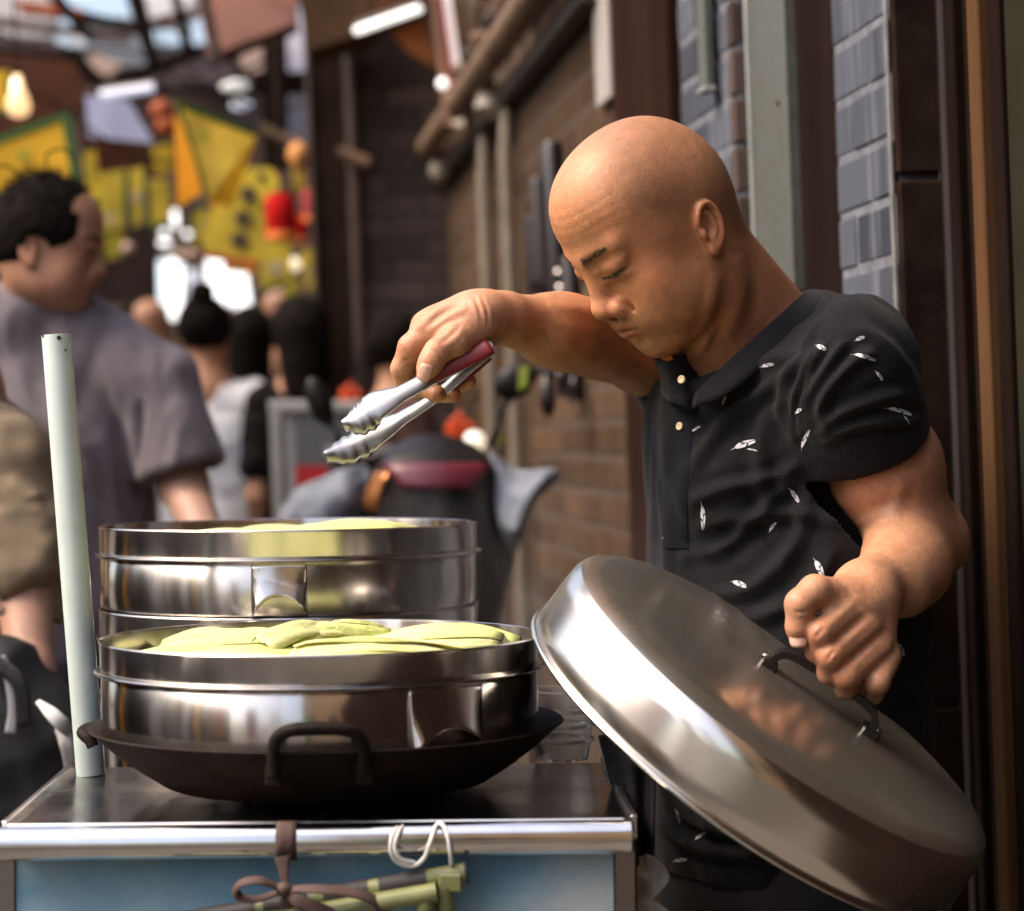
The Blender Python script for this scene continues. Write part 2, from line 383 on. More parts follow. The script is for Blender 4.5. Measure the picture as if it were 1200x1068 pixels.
SKIN = np.array((.51, .225, .105))
def skin_color(V, N, H, base=SKIN, stubble=1.0, blush=1.0):
    q = H.l(V); x, y, z = np.abs(q[:, 0]), q[:, 1], q[:, 2]; C = np.tile(base, (len(V), 1))
    inh = np.linalg.norm((q - np.array((0, 0, .01))) / np.array((.11, .14, .15)), axis=1) < 1
    nz = fbm(V * 38, 3, 5); n2 = fbm(V * 140, 2, 9)
    n3 = fbm(V * 320, 2, 19); lm = sstep(1.0, 1.5, np.linalg.norm((q - np.array((0, 0, .01))) / np.array((.11, .14, .15)), axis=1))[:, None]; C = C * (1 + lm * np.array((.03, .15, .38)))
    C *= (1 + .13 * nz + .10 * n2 + .09 * n3)[:, None]
    C *= np.stack([1 + .03 * nz, 1 - .05 * nz, 1 - .05 * nz], 1)
    def mix(w, col):
        nonlocal C
        w = np.clip(w * inh, 0, 1)[:, None]; C = C * (1 - w) + w * np.asarray(col)
    bl = lambda c, r: np.exp(-(((np.stack([x, y, z], 1) - np.array(c)) / np.array(r)) ** 2).sum(1))
    mix(.62 * blush * bl((.052, .060, -.008), (.026, .030, .026)), base * np.array((.98, .72, .62)))      # cheek
    mix(.65 * blush * bl((.012, .102, -.029), (.016, .018, .013)), base * np.array((1.0, .72, .64)))      # nose
    mix(.75 * sstep(.079, .088, x) * (np.abs(y + .006) < .04), base * np.array((1.05, .62, .50)))          # ear
    if stubble:
        hl = .018 + .050 * sstep(.0, .075, y) - .055 * sstep(-.02, -.07, y) + .006 * nz
        w = sstep(-.012, .018, z - hl) * sstep(.072, .030, y + .35 * (z - .10))
        mix(.55 * stubble * w * (1 + .5 * n3), base * np.array((.50, .56, .66)))
        b = bl((.012, .091, -.046), (.020, .02, .009)); mix(.42 * stubble * b, base * np.array((.42, .48, .58)))
        mix(.30 * stubble * bl((.0, .08, -.085), (.024, .03, .02)), base * np.array((.50, .55, .65)))
    mix(.48 * bl((.021, .095, .0325), (.012, .03, .0042)) * (.7 + .6 * n2), (.05, .028, .018))     # dark hair tone under the brow strands
    lipu = bl((.008, .096, -.0545), (.013, .02, .0042)) ; lipl = bl((.006, .094, -.0655), (.013, .02, .0055))
    mix(.75 * np.clip(lipu + lipl, 0, 1), base * np.array((.80, .42, .40)))
    sl = np.exp(-((z + .0592) / .0018) ** 2) * (x < .026) * (y > .076); mix(.75 * sl, (.05, .018, .014))
    ez = np.where(x < .033, .0054 - .0016 * (x - .0165) / .0165, .0038 + .0044 * (x - .033) / .017)
    ey = np.exp(-((z - ez) / (.0018 + .0022 * np.exp(-((x - .036) / .009) ** 2))) ** 2) * sstep(.0145, .0190, x) * sstep(.0530, .0480, x) * (y > .075); mix(.93 * ey, (.025, .012, .010))
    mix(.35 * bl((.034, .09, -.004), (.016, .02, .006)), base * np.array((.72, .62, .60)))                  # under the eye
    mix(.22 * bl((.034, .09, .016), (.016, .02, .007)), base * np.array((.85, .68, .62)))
    return np.clip(C, .004, .9)

def eyebrows(H, S, parent, m, sides=(1, -1)):
    """short hairs lying along the brow"""
    for sd in sides:
        V = []; F = []; bc = H.w((sd * .03, .09, .033)); act = [q for q in S.p if np.linalg.norm(q[1] - bc) - q[2] < .045]
        for i in range(420):
            t = random.random() ** 1.5; x = .010 + .034 * t; zz = .0300 + .0065 * t + random.gauss(0, .0026) * (1 - .4 * t)
            p = np.array((sd * x, .14, zz))
            yy = np.linspace(.07, .115, 40); pts = np.stack([np.full(40, p[0]), yy, np.full(40, p[2])], 1)
            v = S.ev(H.w(pts), act); k = np.where(v < 0)[0]
            if len(k) == 0: continue
            p[1] = yy[k[-1]] + .0004; a = R(random.uniform(5, 55) * (1 - t) + random.uniform(-25, 8) * t); l = random.uniform(.003, .0065)
            q = p + l * np.array((sd * math.cos(a), -.55 * abs(x) / .05 + .10, math.sin(a))); w = np.array((-sd * math.sin(a), 0, math.cos(a))) * .00024
            n = len(V); V += [H.w(p - w), H.w(p + w), H.w(q)]; F.append((n, n + 1, n + 2))
        if F: mesh_obj('eyebrow', V, F, m, parent, smooth=False)

def eyelashes(H, S, parent, m):
    for sd in (1, -1):
        bc = H.w((sd * .033, .09, .005)); act = [q for q in S.p if np.linalg.norm(q[1] - bc) - q[2] < .045]; V = []; F = []
        for i in range(110):
            x = .0185 + .030 * random.random(); ez = (.0054 - .0016 * (x - .0165) / .0165 if x < .033 else .0038 + .0044 * (x - .033) / .017) + random.uniform(.0008, .0026)
            yy = np.linspace(.07, .112, 60); v = S.ev(H.w(np.stack([np.full(60, sd * x), yy, np.full(60, ez)], 1)), act); k = np.where(v < 0)[0]
            if len(k) == 0: continue
            p = np.array((sd * x, yy[k[-1]] + .0001, ez)); l = random.uniform(.0030, .0055); o_ = (x - .030) / .02
            q = p + l * np.array((sd * (.55 * o_ + random.uniform(-.15, .15)), .42 - .25 * max(0, o_), -.80)); w = np.array((.00028, 0, 0)); n = len(V); V += [H.w(p - w), H.w(p + w), H.w(q)]; F.append((n, n + 1, n + 2))
        if F: mesh_obj('eyelash', V, F, m, parent, smooth=False)
def fold_px(V, N, folds):
    """raises (or sinks) folds along paths on the side of the cloth or skin that faces the alley"""
    d = V - CAM; z = d @ fwd; U = np.stack([600 + FPX * (d @ rgt) / z, 534 - FPX * (d @ upv) / z], 1); fc = sstep(.05, -.25, N @ fwd); D_ = np.zeros(len(V))
    for pts, wpx, h in folds:
        q = spline(pts, 16); m = np.where((U[:, 0] > q[:, 0].min() - 3.5 * wpx) & (U[:, 0] < q[:, 0].max() + 3.5 * wpx) & (U[:, 1] > q[:, 1].min() - 3.5 * wpx) & (U[:, 1] < q[:, 1].max() + 3.5 * wpx) & (fc > 0))[0]
        W_ = U[m]; best = np.full(len(m), 1e9); tt = np.zeros(len(m))
        for i in range(15):
            a, b = q[i], q[i + 1]; ba = b - a; t = np.clip(((W_ - a) @ ba) / (ba @ ba + 1e-9), 0, 1); e = np.linalg.norm(W_ - a - t[:, None] * ba, axis=1); k = e < best; best[k] = e[k]; tt[k] = (i + t[k]) / 15
        D_[m] += h * np.clip(np.sin(tt * math.pi), 0, 1) ** .5 * (np.exp(-(best / wpx) ** 2) - .45 * np.exp(-((best - 1.9 * wpx) / wpx) ** 2))
    return V + N * (D_ * fc)[:, None]
def cloth_disp(V, N, amp, freq, stretch=(1, 1, 1), seed=3):
    q = V * np.asarray(stretch) * freq; w = np.stack([fbm(q * .6 + 9, 2, seed), fbm(q * .6 + 21, 2, seed + 1), fbm(q * .6 + 37, 2, seed + 2)], 1)
    n = 1 - np.abs(fbm(q + w * .9, 3, seed + 5)) * 2.2
    return V + N * (amp * (n - .35))[:, None]
# ================================================================== the vendor
skin_m = mat('skin', attr='Col', rough=.50, sss=.18, bump=.12, bscale=300, var=.07, scale=90, dirt=(.24, .09, .042), dscale=420, damt=.30, spec=.5, rvar=.10)
brow_m = mat('brow_hair', (.035, .020, .013), rough=.8)
H = head_frame(P(778, 283, 2.235), 27, 31, tilt=1, sc=.915)
man = empty('person', 'bald man in black feather-print shirt holding tongs and a steel lid', 'person')
S = Sdf(); add_head(S, H)
# neck and body under the clothes
S.cap(H.w((0, -.018, -.030)), P(885, 405, 2.325), .050, .062, k=.03)
S.cap(H.w((.030, -.016, -.050)), P(862, 432, 2.27), .020, .022, k=.03)
S.cap(H.w((0, .005, -.070)), P(845, 440, 2.295), .036, .040, k=.02)
S.cap(H.w((0, -.046, -.004)), P(918, 400, 2.36), .036, .044, k=.03)
S.cap(P(905, 470, 2.35), P(915, 600, 2.34), .07, .06, k=.04)
S.cap(P(905, 455, 2.36), P(985, 436, 2.22), .05, .04, k=.04)
S.cap(P(905, 455, 2.38), P(815, 452, 2.55), .05, .045, k=.04)
# right arm: reaches over the steamers, tongs in the hand
rs, re_, rw = P(815, 452, 2.56), P(752, 410, 2.405), P(571, 369, 2.195)
S.cap(rs, re_, .050, .046, k=.012)
S.cap(re_, re_ * .45 + rw * .55, .0455, .0360, k=.012)
S.cap(re_ * .45 + rw * .55, rw, .0360, .0225, k=.02)
S.cap(P(705, 397, 2.345), P(645, 386, 2.265), .041, .034, k=.012)
S.cap(P(592, 372, 2.21), P(562, 372, 2.18), .0225, .022, k=.015)
fd = 2.182; fs = 1.06
S.cap(P(562, 372, fd), P(515, 384, fd - .002), .0228, .0207, k=.015)
S.cap(P(556, 385, fd + .012), P(520, 402, fd + .022), .0222, .0201, k=.015)
S.cap(P(545, 366, fd + .008), P(500, 384, fd + .013), .0170, .0164, k=.015)
rr = lambda *q: [v * fs for v in q]
S.chain([P(505, 388, fd), P(482, 407, fd - .004), P(471, 432, fd + .002), P(474, 458, fd + .012)], rr(.0135, .0122, .0102, .0088), k=.010)          # index
S.chain([P(508, 392, fd + .02), P(486, 420, fd + .02), P(488, 452, fd + .014), P(512, 462, fd - .004)], rr(.0135, .0120, .0102, .0085), k=.0035)
S.chain([P(516, 400, fd + .037), P(500, 432, fd + .038), P(508, 460, fd + .024), P(530, 462, fd + .002)], rr(.0130, .0115, .0100, .0082), k=.0035)
S.chain([P(530, 408, fd + .052), P(524, 436, fd + .052), P(530, 454, fd + .034), P(549, 447, fd + .010)], rr(.0115, .0100, .0090, .0074), k=.0035)
S.chain([P(552, 388, fd - .006), P(534, 400, fd - .022), P(513, 412, fd - .032), P(500, 434, fd - .036)], rr(.0185, .0155, .0122, .0095), k=.012)    # thumb
S.el(P(505, 424, fd - .036), (.011, .0115, .0115), k=.008)
rth = (P(497.5, 437, fd - .047), nrm(D(-.2, -.25, 1)), nrm(D(.35, .90, .15)))
# left arm: hand closed round the lid's handle
ls, le, lw = P(988, 440, 2.20), P(1078, 628, 2.26), P(1012, 694, 2.075)
S.cap(ls, P(1040, 545, 2.225), .045, .052, k=.03)
S.cap(P(1040, 545, 2.225), le, .0470, .0365, k=.03)
S.cap(P(1030, 560, 2.20), P(1052, 604, 2.215), .043, .036, k=.03)
S.el(P(1098, 632, 2.275), (.018, .018, .018), k=.03)
S.cap(le, P(1062, 655, 2.17), .0370, .0360, k=.03)
S.cap(P(1062, 655, 2.17), lw, .0360, .0250, k=.03)
S.cap(P(1094, 640, 2.262), P(1062, 694, 2.12), .0255, .0225, k=.03)
ld = 2.035
S.cap(lw, P(1000, 716, ld + .012), .0275, .0250, k=.02)
S.cap(P(1022, 712, ld + .03), P(1026, 752, ld + .02), .023, .020, k=.02)
S.cap(P(985, 704, ld + .015), P(1002, 742, ld + .012), .020, .019, k=.015)
S.chain([P(998, 712, ld), P(962, 742, ld - .026), P(958, 763, ld - .014), P(972, 775, ld + .008)], [.0150, .0128, .0112, .0095], k=.0035)      # index
S.chain([P(1014, 734, ld + .002), P(974, 768, ld - .026), P(972, 788, ld - .012), P(988, 796, ld + .010)], [.0150, .0130, .0115, .0095], k=.0035)
S.chain([P(1028, 757, ld + .006), P(993, 791, ld - .022), P(992, 806, ld - .006), P(1004, 810, ld + .014)], [.0145, .0125, .0110, .0090], k=.0035)
S.chain([P(1040, 770, ld + .014), P(1028, 800, ld - .010), P(1022, 813, ld + .006), P(1026, 814, ld + .022)], [.0130, .0115, .0100, .0085], k=.0035)
S.chain([P(985, 700, ld + .006), P(955, 693, ld - .014), P(938, 708, ld - .022), P(936, 735, ld - .020), P(937, 749, ld - .016)], [.0175, .0150, .0140, .0118, .0095], k=.010)   # thumb
for a_, b_ in (((968, 726, ld - .030), (1000, 712, ld - .016)),): pass
lth = (P(935.5, 746, ld - .0275), nrm(D(-.25, .15, 1)), nrm(D(0, 1, -.1)))
V, F = S.mesh(.0019)
N = mesh_normals(V, F)
C = skin_color(V, N, H, stubble=1.0)
# redder knuckles and finger ends
for c_, r_ in ((P(962, 742, ld - .03), .016), (P(974, 768, ld - .03), .016), (P(993, 791, ld - .026), .016), (P(936, 745, ld - .02), .014), (P(484, 404, fd), .016), (P(500, 434, fd - .03), .014), (P(530, 455, fd), .025)):
    w = np.exp(-((V - c_) ** 2).sum(1) / r_ ** 2)[:, None] * .38; C = C * (1 - w) + w * SKIN * np.array((1.02, .72, .64))
q = H.l(V); fm = sstep(.050, .062, q[:, 2]) * sstep(.098, .084, q[:, 2]) * sstep(.055, .075, q[:, 1])          # lines of the forehead
V = V - N * (.00028 * fm * np.abs(np.cos((q[:, 2] + .003 * np.sin(q[:, 0] * 55 + 1) + .03 * np.abs(q[:, 0])) * math.pi / .0105)) ** 10)[:, None]
V = fold_px(V, N, ((((556, 348), (562, 362), (566, 380)), 2.5, -.0014), (((563, 346), (570, 364), (572, 384)), 2.2, -.0012), (((548, 360), (525, 372), (500, 390)), 4, .0016), (((535, 352), (510, 366), (488, 388)), 4, .0014), (((540, 380), (530, 392), (515, 404)), 3, -.0012), (((508, 408), (514, 414), (520, 422)), 2, -.0010), (((484, 420), (478, 422), (470, 424)), 2, -.0009),
        (((1006, 700), (985, 720), (968, 736)), 4, .0007), (((1024, 722), (1000, 744), (980, 762)), 4, .0007), (((1038, 745), (1015, 766), (998, 784)), 4, .0007), (((966, 736), (960, 742), (955, 748)), 2, -.0012), (((978, 762), (973, 768), (968, 775)), 2, -.0012), (((930, 716), (938, 718), (946, 716)), 2, -.0010), (((990, 690), (1002, 704), (1022, 722)), 3, -.0010),
        (((1000, 628), (1030, 612), (1052, 606)), 5, -.0022), (((1060, 560), (1052, 590), (1042, 610)), 7, .0016), (((640, 356), (680, 362), (720, 372)), 7, .0015), (((620, 384), (660, 404), (700, 424)), 7, .0014), (((862, 300), (870, 340), (850, 400)), 9, .0030), (((840, 320), (832, 370), (822, 420)), 7, .0020), (((790, 420), (815, 405), (838, 375)), 4, -.0020)))
body = mesh_obj('body', V, F, skin_m, man, color=C)
eyebrows(H, S, man, brow_m); eyelashes(H, S, man, brow_m)
nail_m = mat('fingernail', (.62, .36, .27), rough=.28, var=.03)
def nail(c, n, up, w, l, parent):
    s_ = nrm(np.cross(up, n)); up = nrm(np.cross(n, s_)); G = np.zeros((9, 9, 3))
    for i in range(9):
        for j in range(9):
            a = -1 + i / 4; b = -1 + j / 4; f_ = 1 - .12 * abs(b) ** 3; wd_ = w * math.sqrt(max(0, 1 - .45 * max(0, abs(b) - .45) ** 2 * 3))
            G[i, j] = c + s_ * a * wd_ * f_ + up * b * l - n * (a * a * w * .38 + .12 * l * max(0, b) ** 2)
    MB().quad_sheet(G, .0008).build('fingernail', nail_m, parent, smooth=True)
nail(rth[0] + rth[1] * .0005, rth[1], rth[2], .0070, .0085, man); nail(lth[0] + lth[1] * .0006, lth[1], lth[2], .0082, .0100, man)

# ---- shirt
fab = mat('black_jersey', (.0060, .0056, .0072), rough=.85, var=.35, scale=120, bump=.45, bscale=600, spec=.25, sheen=.06)
a_ = R(30); FB = D(-math.cos(a_), 0, math.sin(a_)); LB = D(math.sin(a_), 0, math.cos(a_))
T = Sdf()
def bodyf(o): return Frame(o, LB, FB, upv)
T.el((0, 0, 0), (.175, .118, .17), fr=bodyf(P(918, 560, 2.335)), k=.02)
T.el((0, 0, 0), (.165, .135, .20), fr=bodyf(P(922, 770, 2.325)), k=.08)
T.el((0, 0, 0), (.165, .132, .17), fr=bodyf(P(922, 930, 2.325)), k=.06)
T.cap(P(905, 440, 2.375), P(990, 434, 2.195), .070, .064, k=.06)
T.cap(P(905, 440, 2.375), P(828, 456, 2.53), .066, .058, k=.06)
T.cap(P(925, 402, 2.385), P(975, 420, 2.24), .052, .048, k=.05)
T.el((0, 0, 0), (.13, .07, .10), fr=bodyf(P(872, 500, 2.30)), k=.05)
T.cap(P(835, 486, 2.27), P(855, 560, 2.25), .045, .05, k=.05)
sdn = nrm(P(1022, 533, 2.215) - P(985, 420, 2.175)); hem = P(1017, 520, 2.21)
T.cap(P(992, 432, 2.18), P(1000, 470, 2.19), .064, .064, k=.04)
T.cap(P(1000, 470, 2.19), P(1026, 560, 2.22), .066, .0655, k=.012)
T.cap(hem - sdn * .010, hem + sdn * .012, .0672, .0672, k=.004)
rdn = nrm(re_ - rs)
T.cap(P(828, 452, 2.53), P(802, 438, 2.46), .062, .060, k=.03)
# sleeve ends, hem, neck opening
def cut_sleeve(p):          # removes the sleeve beyond its hem without touching the body
    s_ = (p - hem) @ sdn; ax = np.linalg.norm((p - hem) - s_[:, None] * sdn, axis=1); return np.maximum(np.maximum(-s_, ax - .085), s_ - .09)
T.func(cut_sleeve, hem + sdn * .045, .13, op='s', k=.004)
T.cap(hem - sdn * .03, hem + sdn * .08, .0585, .0600, op='s', k=.006)
T.cap(P(972, 535, 2.255), P(1000, 640, 2.275), .045, .05, k=.03)
T.plane(P(920, 1018, 2.33), -upv + rgt * .02, k=.004)
nk0, nk1 = P(893, 400, 2.325), H.w((0, -.018, -.030)); nax = nrm(nk1 - nk0)
ncut = P(884, 398, 2.30); nn = nrm(np.cross(P(822, 455, 2.235) - P(955, 345, 2.40), P(895, 395, 2.235) - P(812, 400, 2.43))); nn = nn if nn @ upv > 0 else -nn
T.func(lambda p: np.maximum(-((p - ncut) @ nn), np.linalg.norm(p - ncut, axis=1) - .16), ncut, .16, op='s', k=.006)
V, F = T.mesh(.0032)
N = mesh_normals(V, F); t0 = (V - P(955, 530, 2.2))
V = cloth_disp(V, N, .0065, 10, (1.1, 1.1, .7), 4)
# folds drawn up from the armpit, across the chest and round the sleeve
arm = P(948, 535, 2.20)
def fold(V, N, a, b, w, h, bend=0.):
    a, b = np.asarray(a), np.asarray(b); ba = b - a; t = np.clip(((V - a) @ ba) / (ba @ ba), 0, 1); mid = np.cross(nrm(ba), fwd)
    c = a + t[:, None] * ba + (bend * np.sin(t * math.pi))[:, None] * mid; d = np.linalg.norm(V - c, axis=1); env = np.sin(np.clip(t, .0, 1) * math.pi) ** .6
    return V + N * (h * env * np.exp(-(d / w) ** 2))[:, None]
V = fold_px(V, N, ((((938, 512), (930, 470), (950, 425), (968, 402)), 6, .0075), (((948, 508), (944, 470), (968, 430), (992, 398)), 6, .0070), (((956, 500), (966, 462), (1000, 425), (1030, 410)), 7, .0070), (((958, 512), (985, 486), (1030, 468), (1068, 462)), 7, .0065), (((962, 522), (1000, 500), (1040, 494), (1080, 494)), 6, .0060),
        (((934, 520), (915, 480), (925, 440), (950, 405)), 7, .0065), (((800, 565), (845, 500), (900, 452), (940, 418)), 8, .0065), (((806, 590), (850, 572), (905, 560), (938, 540)), 7, .0060), (((815, 618), (880, 606), (940, 602), (990, 618)), 8, .0055), (((940, 545), (900, 590), (850, 640), (790, 655)), 8, .0060), (((950, 570), (930, 640), (880, 690), (820, 700)), 9, .0060),
        (((980, 640), (950, 690), (900, 720), (850, 725)), 9, .0060), (((845, 462), (880, 440), (920, 405), (960, 372)), 8, .0050), (((780, 500), (776, 570), (782, 640), (778, 700)), 6, .0045), (((770, 900), (790, 940), (830, 970), (880, 985)), 8, .006), (((768, 960), (800, 985), (850, 1000), (900, 1004)), 7, .006), (((1000, 380), (1040, 405), (1066, 440), (1078, 480)), 7, .005), (((905, 470), (890, 530), (900, 600), (930, 660)), 9, .0045), (((950, 513), (1000, 511), (1045, 505), (1084, 496)), 1.8, -.0022), (((972, 388), (944, 436), (932, 486), (938, 522)), 2.2, -.0030)))
V = relax(V, F, 1, .4)
shirt = mesh_obj('shirt', V, F, fab, man)
bvh = BVHTree.FromPolygons([tuple(v) for v in V], [tuple(f) for f in F])
def on_shirt(u, v, off=.0012):
    d = nrm(P(u, v, 1.) - CAM); h = bvh.ray_cast(Vector(CAM + d * .5), Vector(d))
    if h[0] is None: return None
    n = np.array(h[1]); n = n if n @ fwd < 0 else -n
    return np.array(h[0]) + n * off, n
# collar: a standing band, open at the throat
def band(up_, lo_, th=.0035, n=28):
    A = spline([P(*q) for q in up_], n); B = spline([P(*q) for q in lo_], n); G = np.stack([A * (1 - t) + B * t for t in np.linspace(0, 1, 6)], 1)
    bulge = np.cross(np.gradient(A, axis=0), B - A); bulge /= np.linalg.norm(bulge, axis=1, keepdims=True) + 1e-9
    for j, t in enumerate(np.linspace(0, 1, 6)): G[:, j] += bulge * (.0035 * math.sin(t * math.pi))
    return MB().quad_sheet(G, th)
cl = band(((968, 342, 2.42), (946, 343, 2.33), (918, 366, 2.252), (886, 396, 2.216), (858, 421, 2.203), (838, 440, 2.203), (824, 453, 2.208)),
          ((990, 360, 2.42), (968, 366, 2.32), (938, 392, 2.238), (905, 420, 2.196), (874, 446, 2.180), (846, 466, 2.183), (812, 478, 2.195)))
cl.build('collar', fab, shirt, smooth=True)
cr_ = band(((772, 420, 2.33), (766, 417, 2.27), (779, 424, 2.225), (800, 417, 2.235), (808, 415, 2.26), (822, 454, 2.245)),
           ((778, 470, 2.33), (776, 462, 2.265), (784, 470, 2.218), (800, 476, 2.205), (812, 480, 2.21), (824, 482, 2.235)))
cr_.build('collar', fab, shirt, smooth=True)
# placket with buttons
fab2 = mat('black_placket', (.010, .010, .014), rough=.9, var=.2, scale=120, bump=.25, bscale=700, spec=.12, sheen=.04)
rows = []
for i in range(40):
    t = i / 39; v = 468 + t * 175; uc = 803 - 10 * t - 6 * math.sin(t * 3); row = []
    for j in range(7):
        h = on_shirt(uc - 15 + j * 5.0, v, .0022 if 0 < j < 6 else .0006)
        row.append(h[0] if h else (row[-1] if row else rows[-1][j]))
    rows.append(row)
MB().quad_sheet(np.array(rows), 0).build('placket', fab2, shirt, smooth=True)
but_m = mat('pearl_button', (.72, .58, .34), rough=.3); pearl = mat('button_face', (.75, .62, .36), rough=.3)
for (u, v, d0) in ((799, 445, 2.212), (799, 500, 0)):
    h = on_shirt(u, v, .0030) if d0 == 0 else (P(u, v, d0 - .012), nrm(D(-.62, .1, .78)))
    b = MB().lathe([(0.0001, .0012), (.0028, .0014), (.0036, .0020), (.0042, .0012), (.0040, -.001)], h[0], h[1], 20).build('button', but_m, shirt, smooth=True)
    MB().lathe([(0.0001, .0022), (.0036, .0021), (.0044, .0015)], h[0], h[1], 16).build('button_face', pearl, shirt, smooth=True) if False else None
# printed white feathers
fea = mat('white_print', (.62, .62, .66), rough=.8, var=.1)
for (u, v, ang, L_, w_) in ((769, 436, 75, 22, 5), (899, 428, 15, 15, 5), (962, 407, -20, 12, 6), (1007, 397, 25, 12, 5), (1012, 418, -12, 26, 5), (935, 482, 40, 10, 5), (943, 516, 70, 24, 5), (1052, 481, -14, 30, 6),
        (871, 521, 22, 27, 8), (815, 503, 35, 12, 3), (795, 536, 70, 11, 4), (931, 580, -52, 19, 6), (824, 604, -84, 30, 6), (787, 628, 12, 19, 7), (960, 665, -62, 22, 8), (866, 684, -18, 18, 7), (795, 956, -70, 16, 4), (797, 1008, 10, 16, 5),
        (881, 527, -8, 13, 2), (1062, 492, -50, 12, 2), (782, 621, -20, 8, 2), (900, 955, 30, 16, 5), (1055, 760, -60, 18, 6), (985, 610, 40, 14, 4), (905, 618, 60, 14, 4), (1030, 440, -50, 13, 4), (848, 470, 70, 11, 3), (800, 690, -40, 16, 5), (820, 980, 40, 16, 5)):
    L_ *= 1.15; w_ *= 1.25
    ca, sa = math.cos(R(ang)), -math.sin(R(ang)); Vv = []; Ff = []; ok = True; n = 13; w_ *= .8
    for i in range(n):
        t = i / (n - 1) - .5; pr_ = (.06 if i < 3 else math.sin(math.pi * (i - 1.5) / (n - .8)) ** .75); cv = .22 * L_ * (t * t - .08)
        for sgn in (-1, -.12, .12, 1):
            wv_ = sgn * .5 * w_ * (pr_ * (.75 if sgn < 0 else 1.0) if abs(sgn) == 1 else 1.); lean = (.10 * L_ if abs(sgn) == 1 else 0) * pr_
            uu = t * L_ - lean; vv = cv + wv_; h = on_shirt(u + ca * uu - sa * vv, v + sa * uu + ca * vv, .0007)
            if h is None: ok = False; break
            Vv.append(h[0])
        if not ok: break
    if not ok or max(np.linalg.norm(np.diff(np.array(Vv), axis=0), axis=1)) > .03: continue
    for i in range(n - 1):
        for s_ in (0, 1, 2):
            if s_ == 1 and i > 3 and i % 4 != 0: continue            # dark shaft down the middle
            if s_ != 1 and i in ((6,) if s_ == 0 else (8,)): continue  # split in the vane
            a = i * 4 + s_; Ff.append((a, a + 1, a + 5, a + 4))
    mesh_obj('feather_print', Vv, Ff, fea, shirt)
# ---- trousers and shoes
TR = Sdf()
TR.el((0, 0, 0), (.150, .118, .12), fr=bodyf(P(925, 1010, 2.33)), k=.02)
hp = P(925, 1010, 2.33); hp[2] = .90
for sg in (1, -1):
    a = hp + LB * .085 * sg; kn = a + FB * .03; kn[2] = .48; an = a - FB * .0 ; an[2] = .09
    TR.cap(a, kn, .088, .066, k=.04); TR.cap(kn, an, .066, .052, k=.02)
V, F = TR.mesh(.007); V = cloth_disp(V, mesh_normals(V, F), .006, 8, (1, 1, .6), 8)
mesh_obj('trousers', V, F, mat('dark_trousers', (.012, .011, .013), rough=.8, var=.2, scale=60, bump=.2, bscale=500), man)
shoe_m = mat('dark_shoe', (.02, .018, .017), rough=.5)
for sg in (1, -1):
    K = Sdf(); a = hp + LB * .09 * sg; a[2] = .045; K.cap(a - FB * .06, a + FB * .14, .042, .036, k=.02); K.cap(a, a + np.array((0, 0, .05)), .042, .045, k=.02); K.plane((0, 0, .003), (0, 0, -1))
    V, F = K.mesh(.006); mesh_obj('shoe', V, F, shoe_m, man)
# ================================================================== the cart, steamers and lid
def steel(name, col=(.62, .60, .58), rough=.2, rv=.06, aniso=0., streak=(1, 1, 1), scale=14, bump=.0, bscale=30, dirt=None, damt=.3, dscale=5):
    return mat(name, col, rough=rough, metal=1., var=.06, scale=scale, rvar=rv, aniso=aniso, stretch=streak, bump=bump, bscale=bscale, dirt=dirt, damt=damt, dscale=dscale)
st_pot = steel('steamer_steel', (.62, .58, .54), .20, .07, streak=(1, 1, .12), scale=26, bump=.035, bscale=14, dirt=(.26, .20, .15), damt=.40, dscale=9)
st_lid = steel('lid_steel', (.72, .67, .60), .24, .07, scale=7)
def brushed(m, an, rot):     # rings of brushing round the axis: highlights drawn out along it
    nt = m.node_tree; b = nt.nodes['Principled BSDF']; t = nt.nodes.new('ShaderNodeTangent'); t.direction_type = 'RADIAL'; t.axis = 'Z'
    b.inputs['Anisotropic'].default_value = an; b.inputs['Anisotropic Rotation'].default_value = rot; nt.links.new(t.outputs[0], b.inputs['Tangent'])
brushed(st_pot, .85, .25)
st_bar = steel('chrome_bar', (.72, .70, .68), .13, .04, scale=30)
st_top = steel('worn_counter_steel', (.30, .26, .23), .23, .10, scale=11, bump=.05, bscale=40, dirt=(.035, .022, .016), damt=.85, dscale=7)
iron = mat('blackened_iron', (.013, .009, .007), spec=.14, rough=.62, var=.5, scale=26, bump=.35, bscale=120, rvar=.15, dirt=(.06, .030, .018), damt=.5, dscale=10)
t5 = R(.55); CX = D(math.cos(t5), math.sin(t5), 0); CZ0 = D(-math.sin(t5), math.cos(t5), 0); CY = nrm(fwd - rgt * (76 / FPX) - upv * ((534 - 531) / FPX * -1)); CY = nrm(CY); CX = nrm(CX - CY * (CX @ CY)); CZ = np.cross(CX, CY)
def K(u, d, h): # cart point: picture column u, distance d, h metres below the eye line of the cart
    o = CAM + fwd * d + upv * ((534 - 531) / FPX * d) + rgt * ((u - 600) / FPX * d); v0 = (u - 600) * -math.tan(t5) ; return o - CZ * h + CZ * (math.tan(t5) * (u - 600) / FPX * d)
HT = .3117; DF, DB = 1.86, 2.217
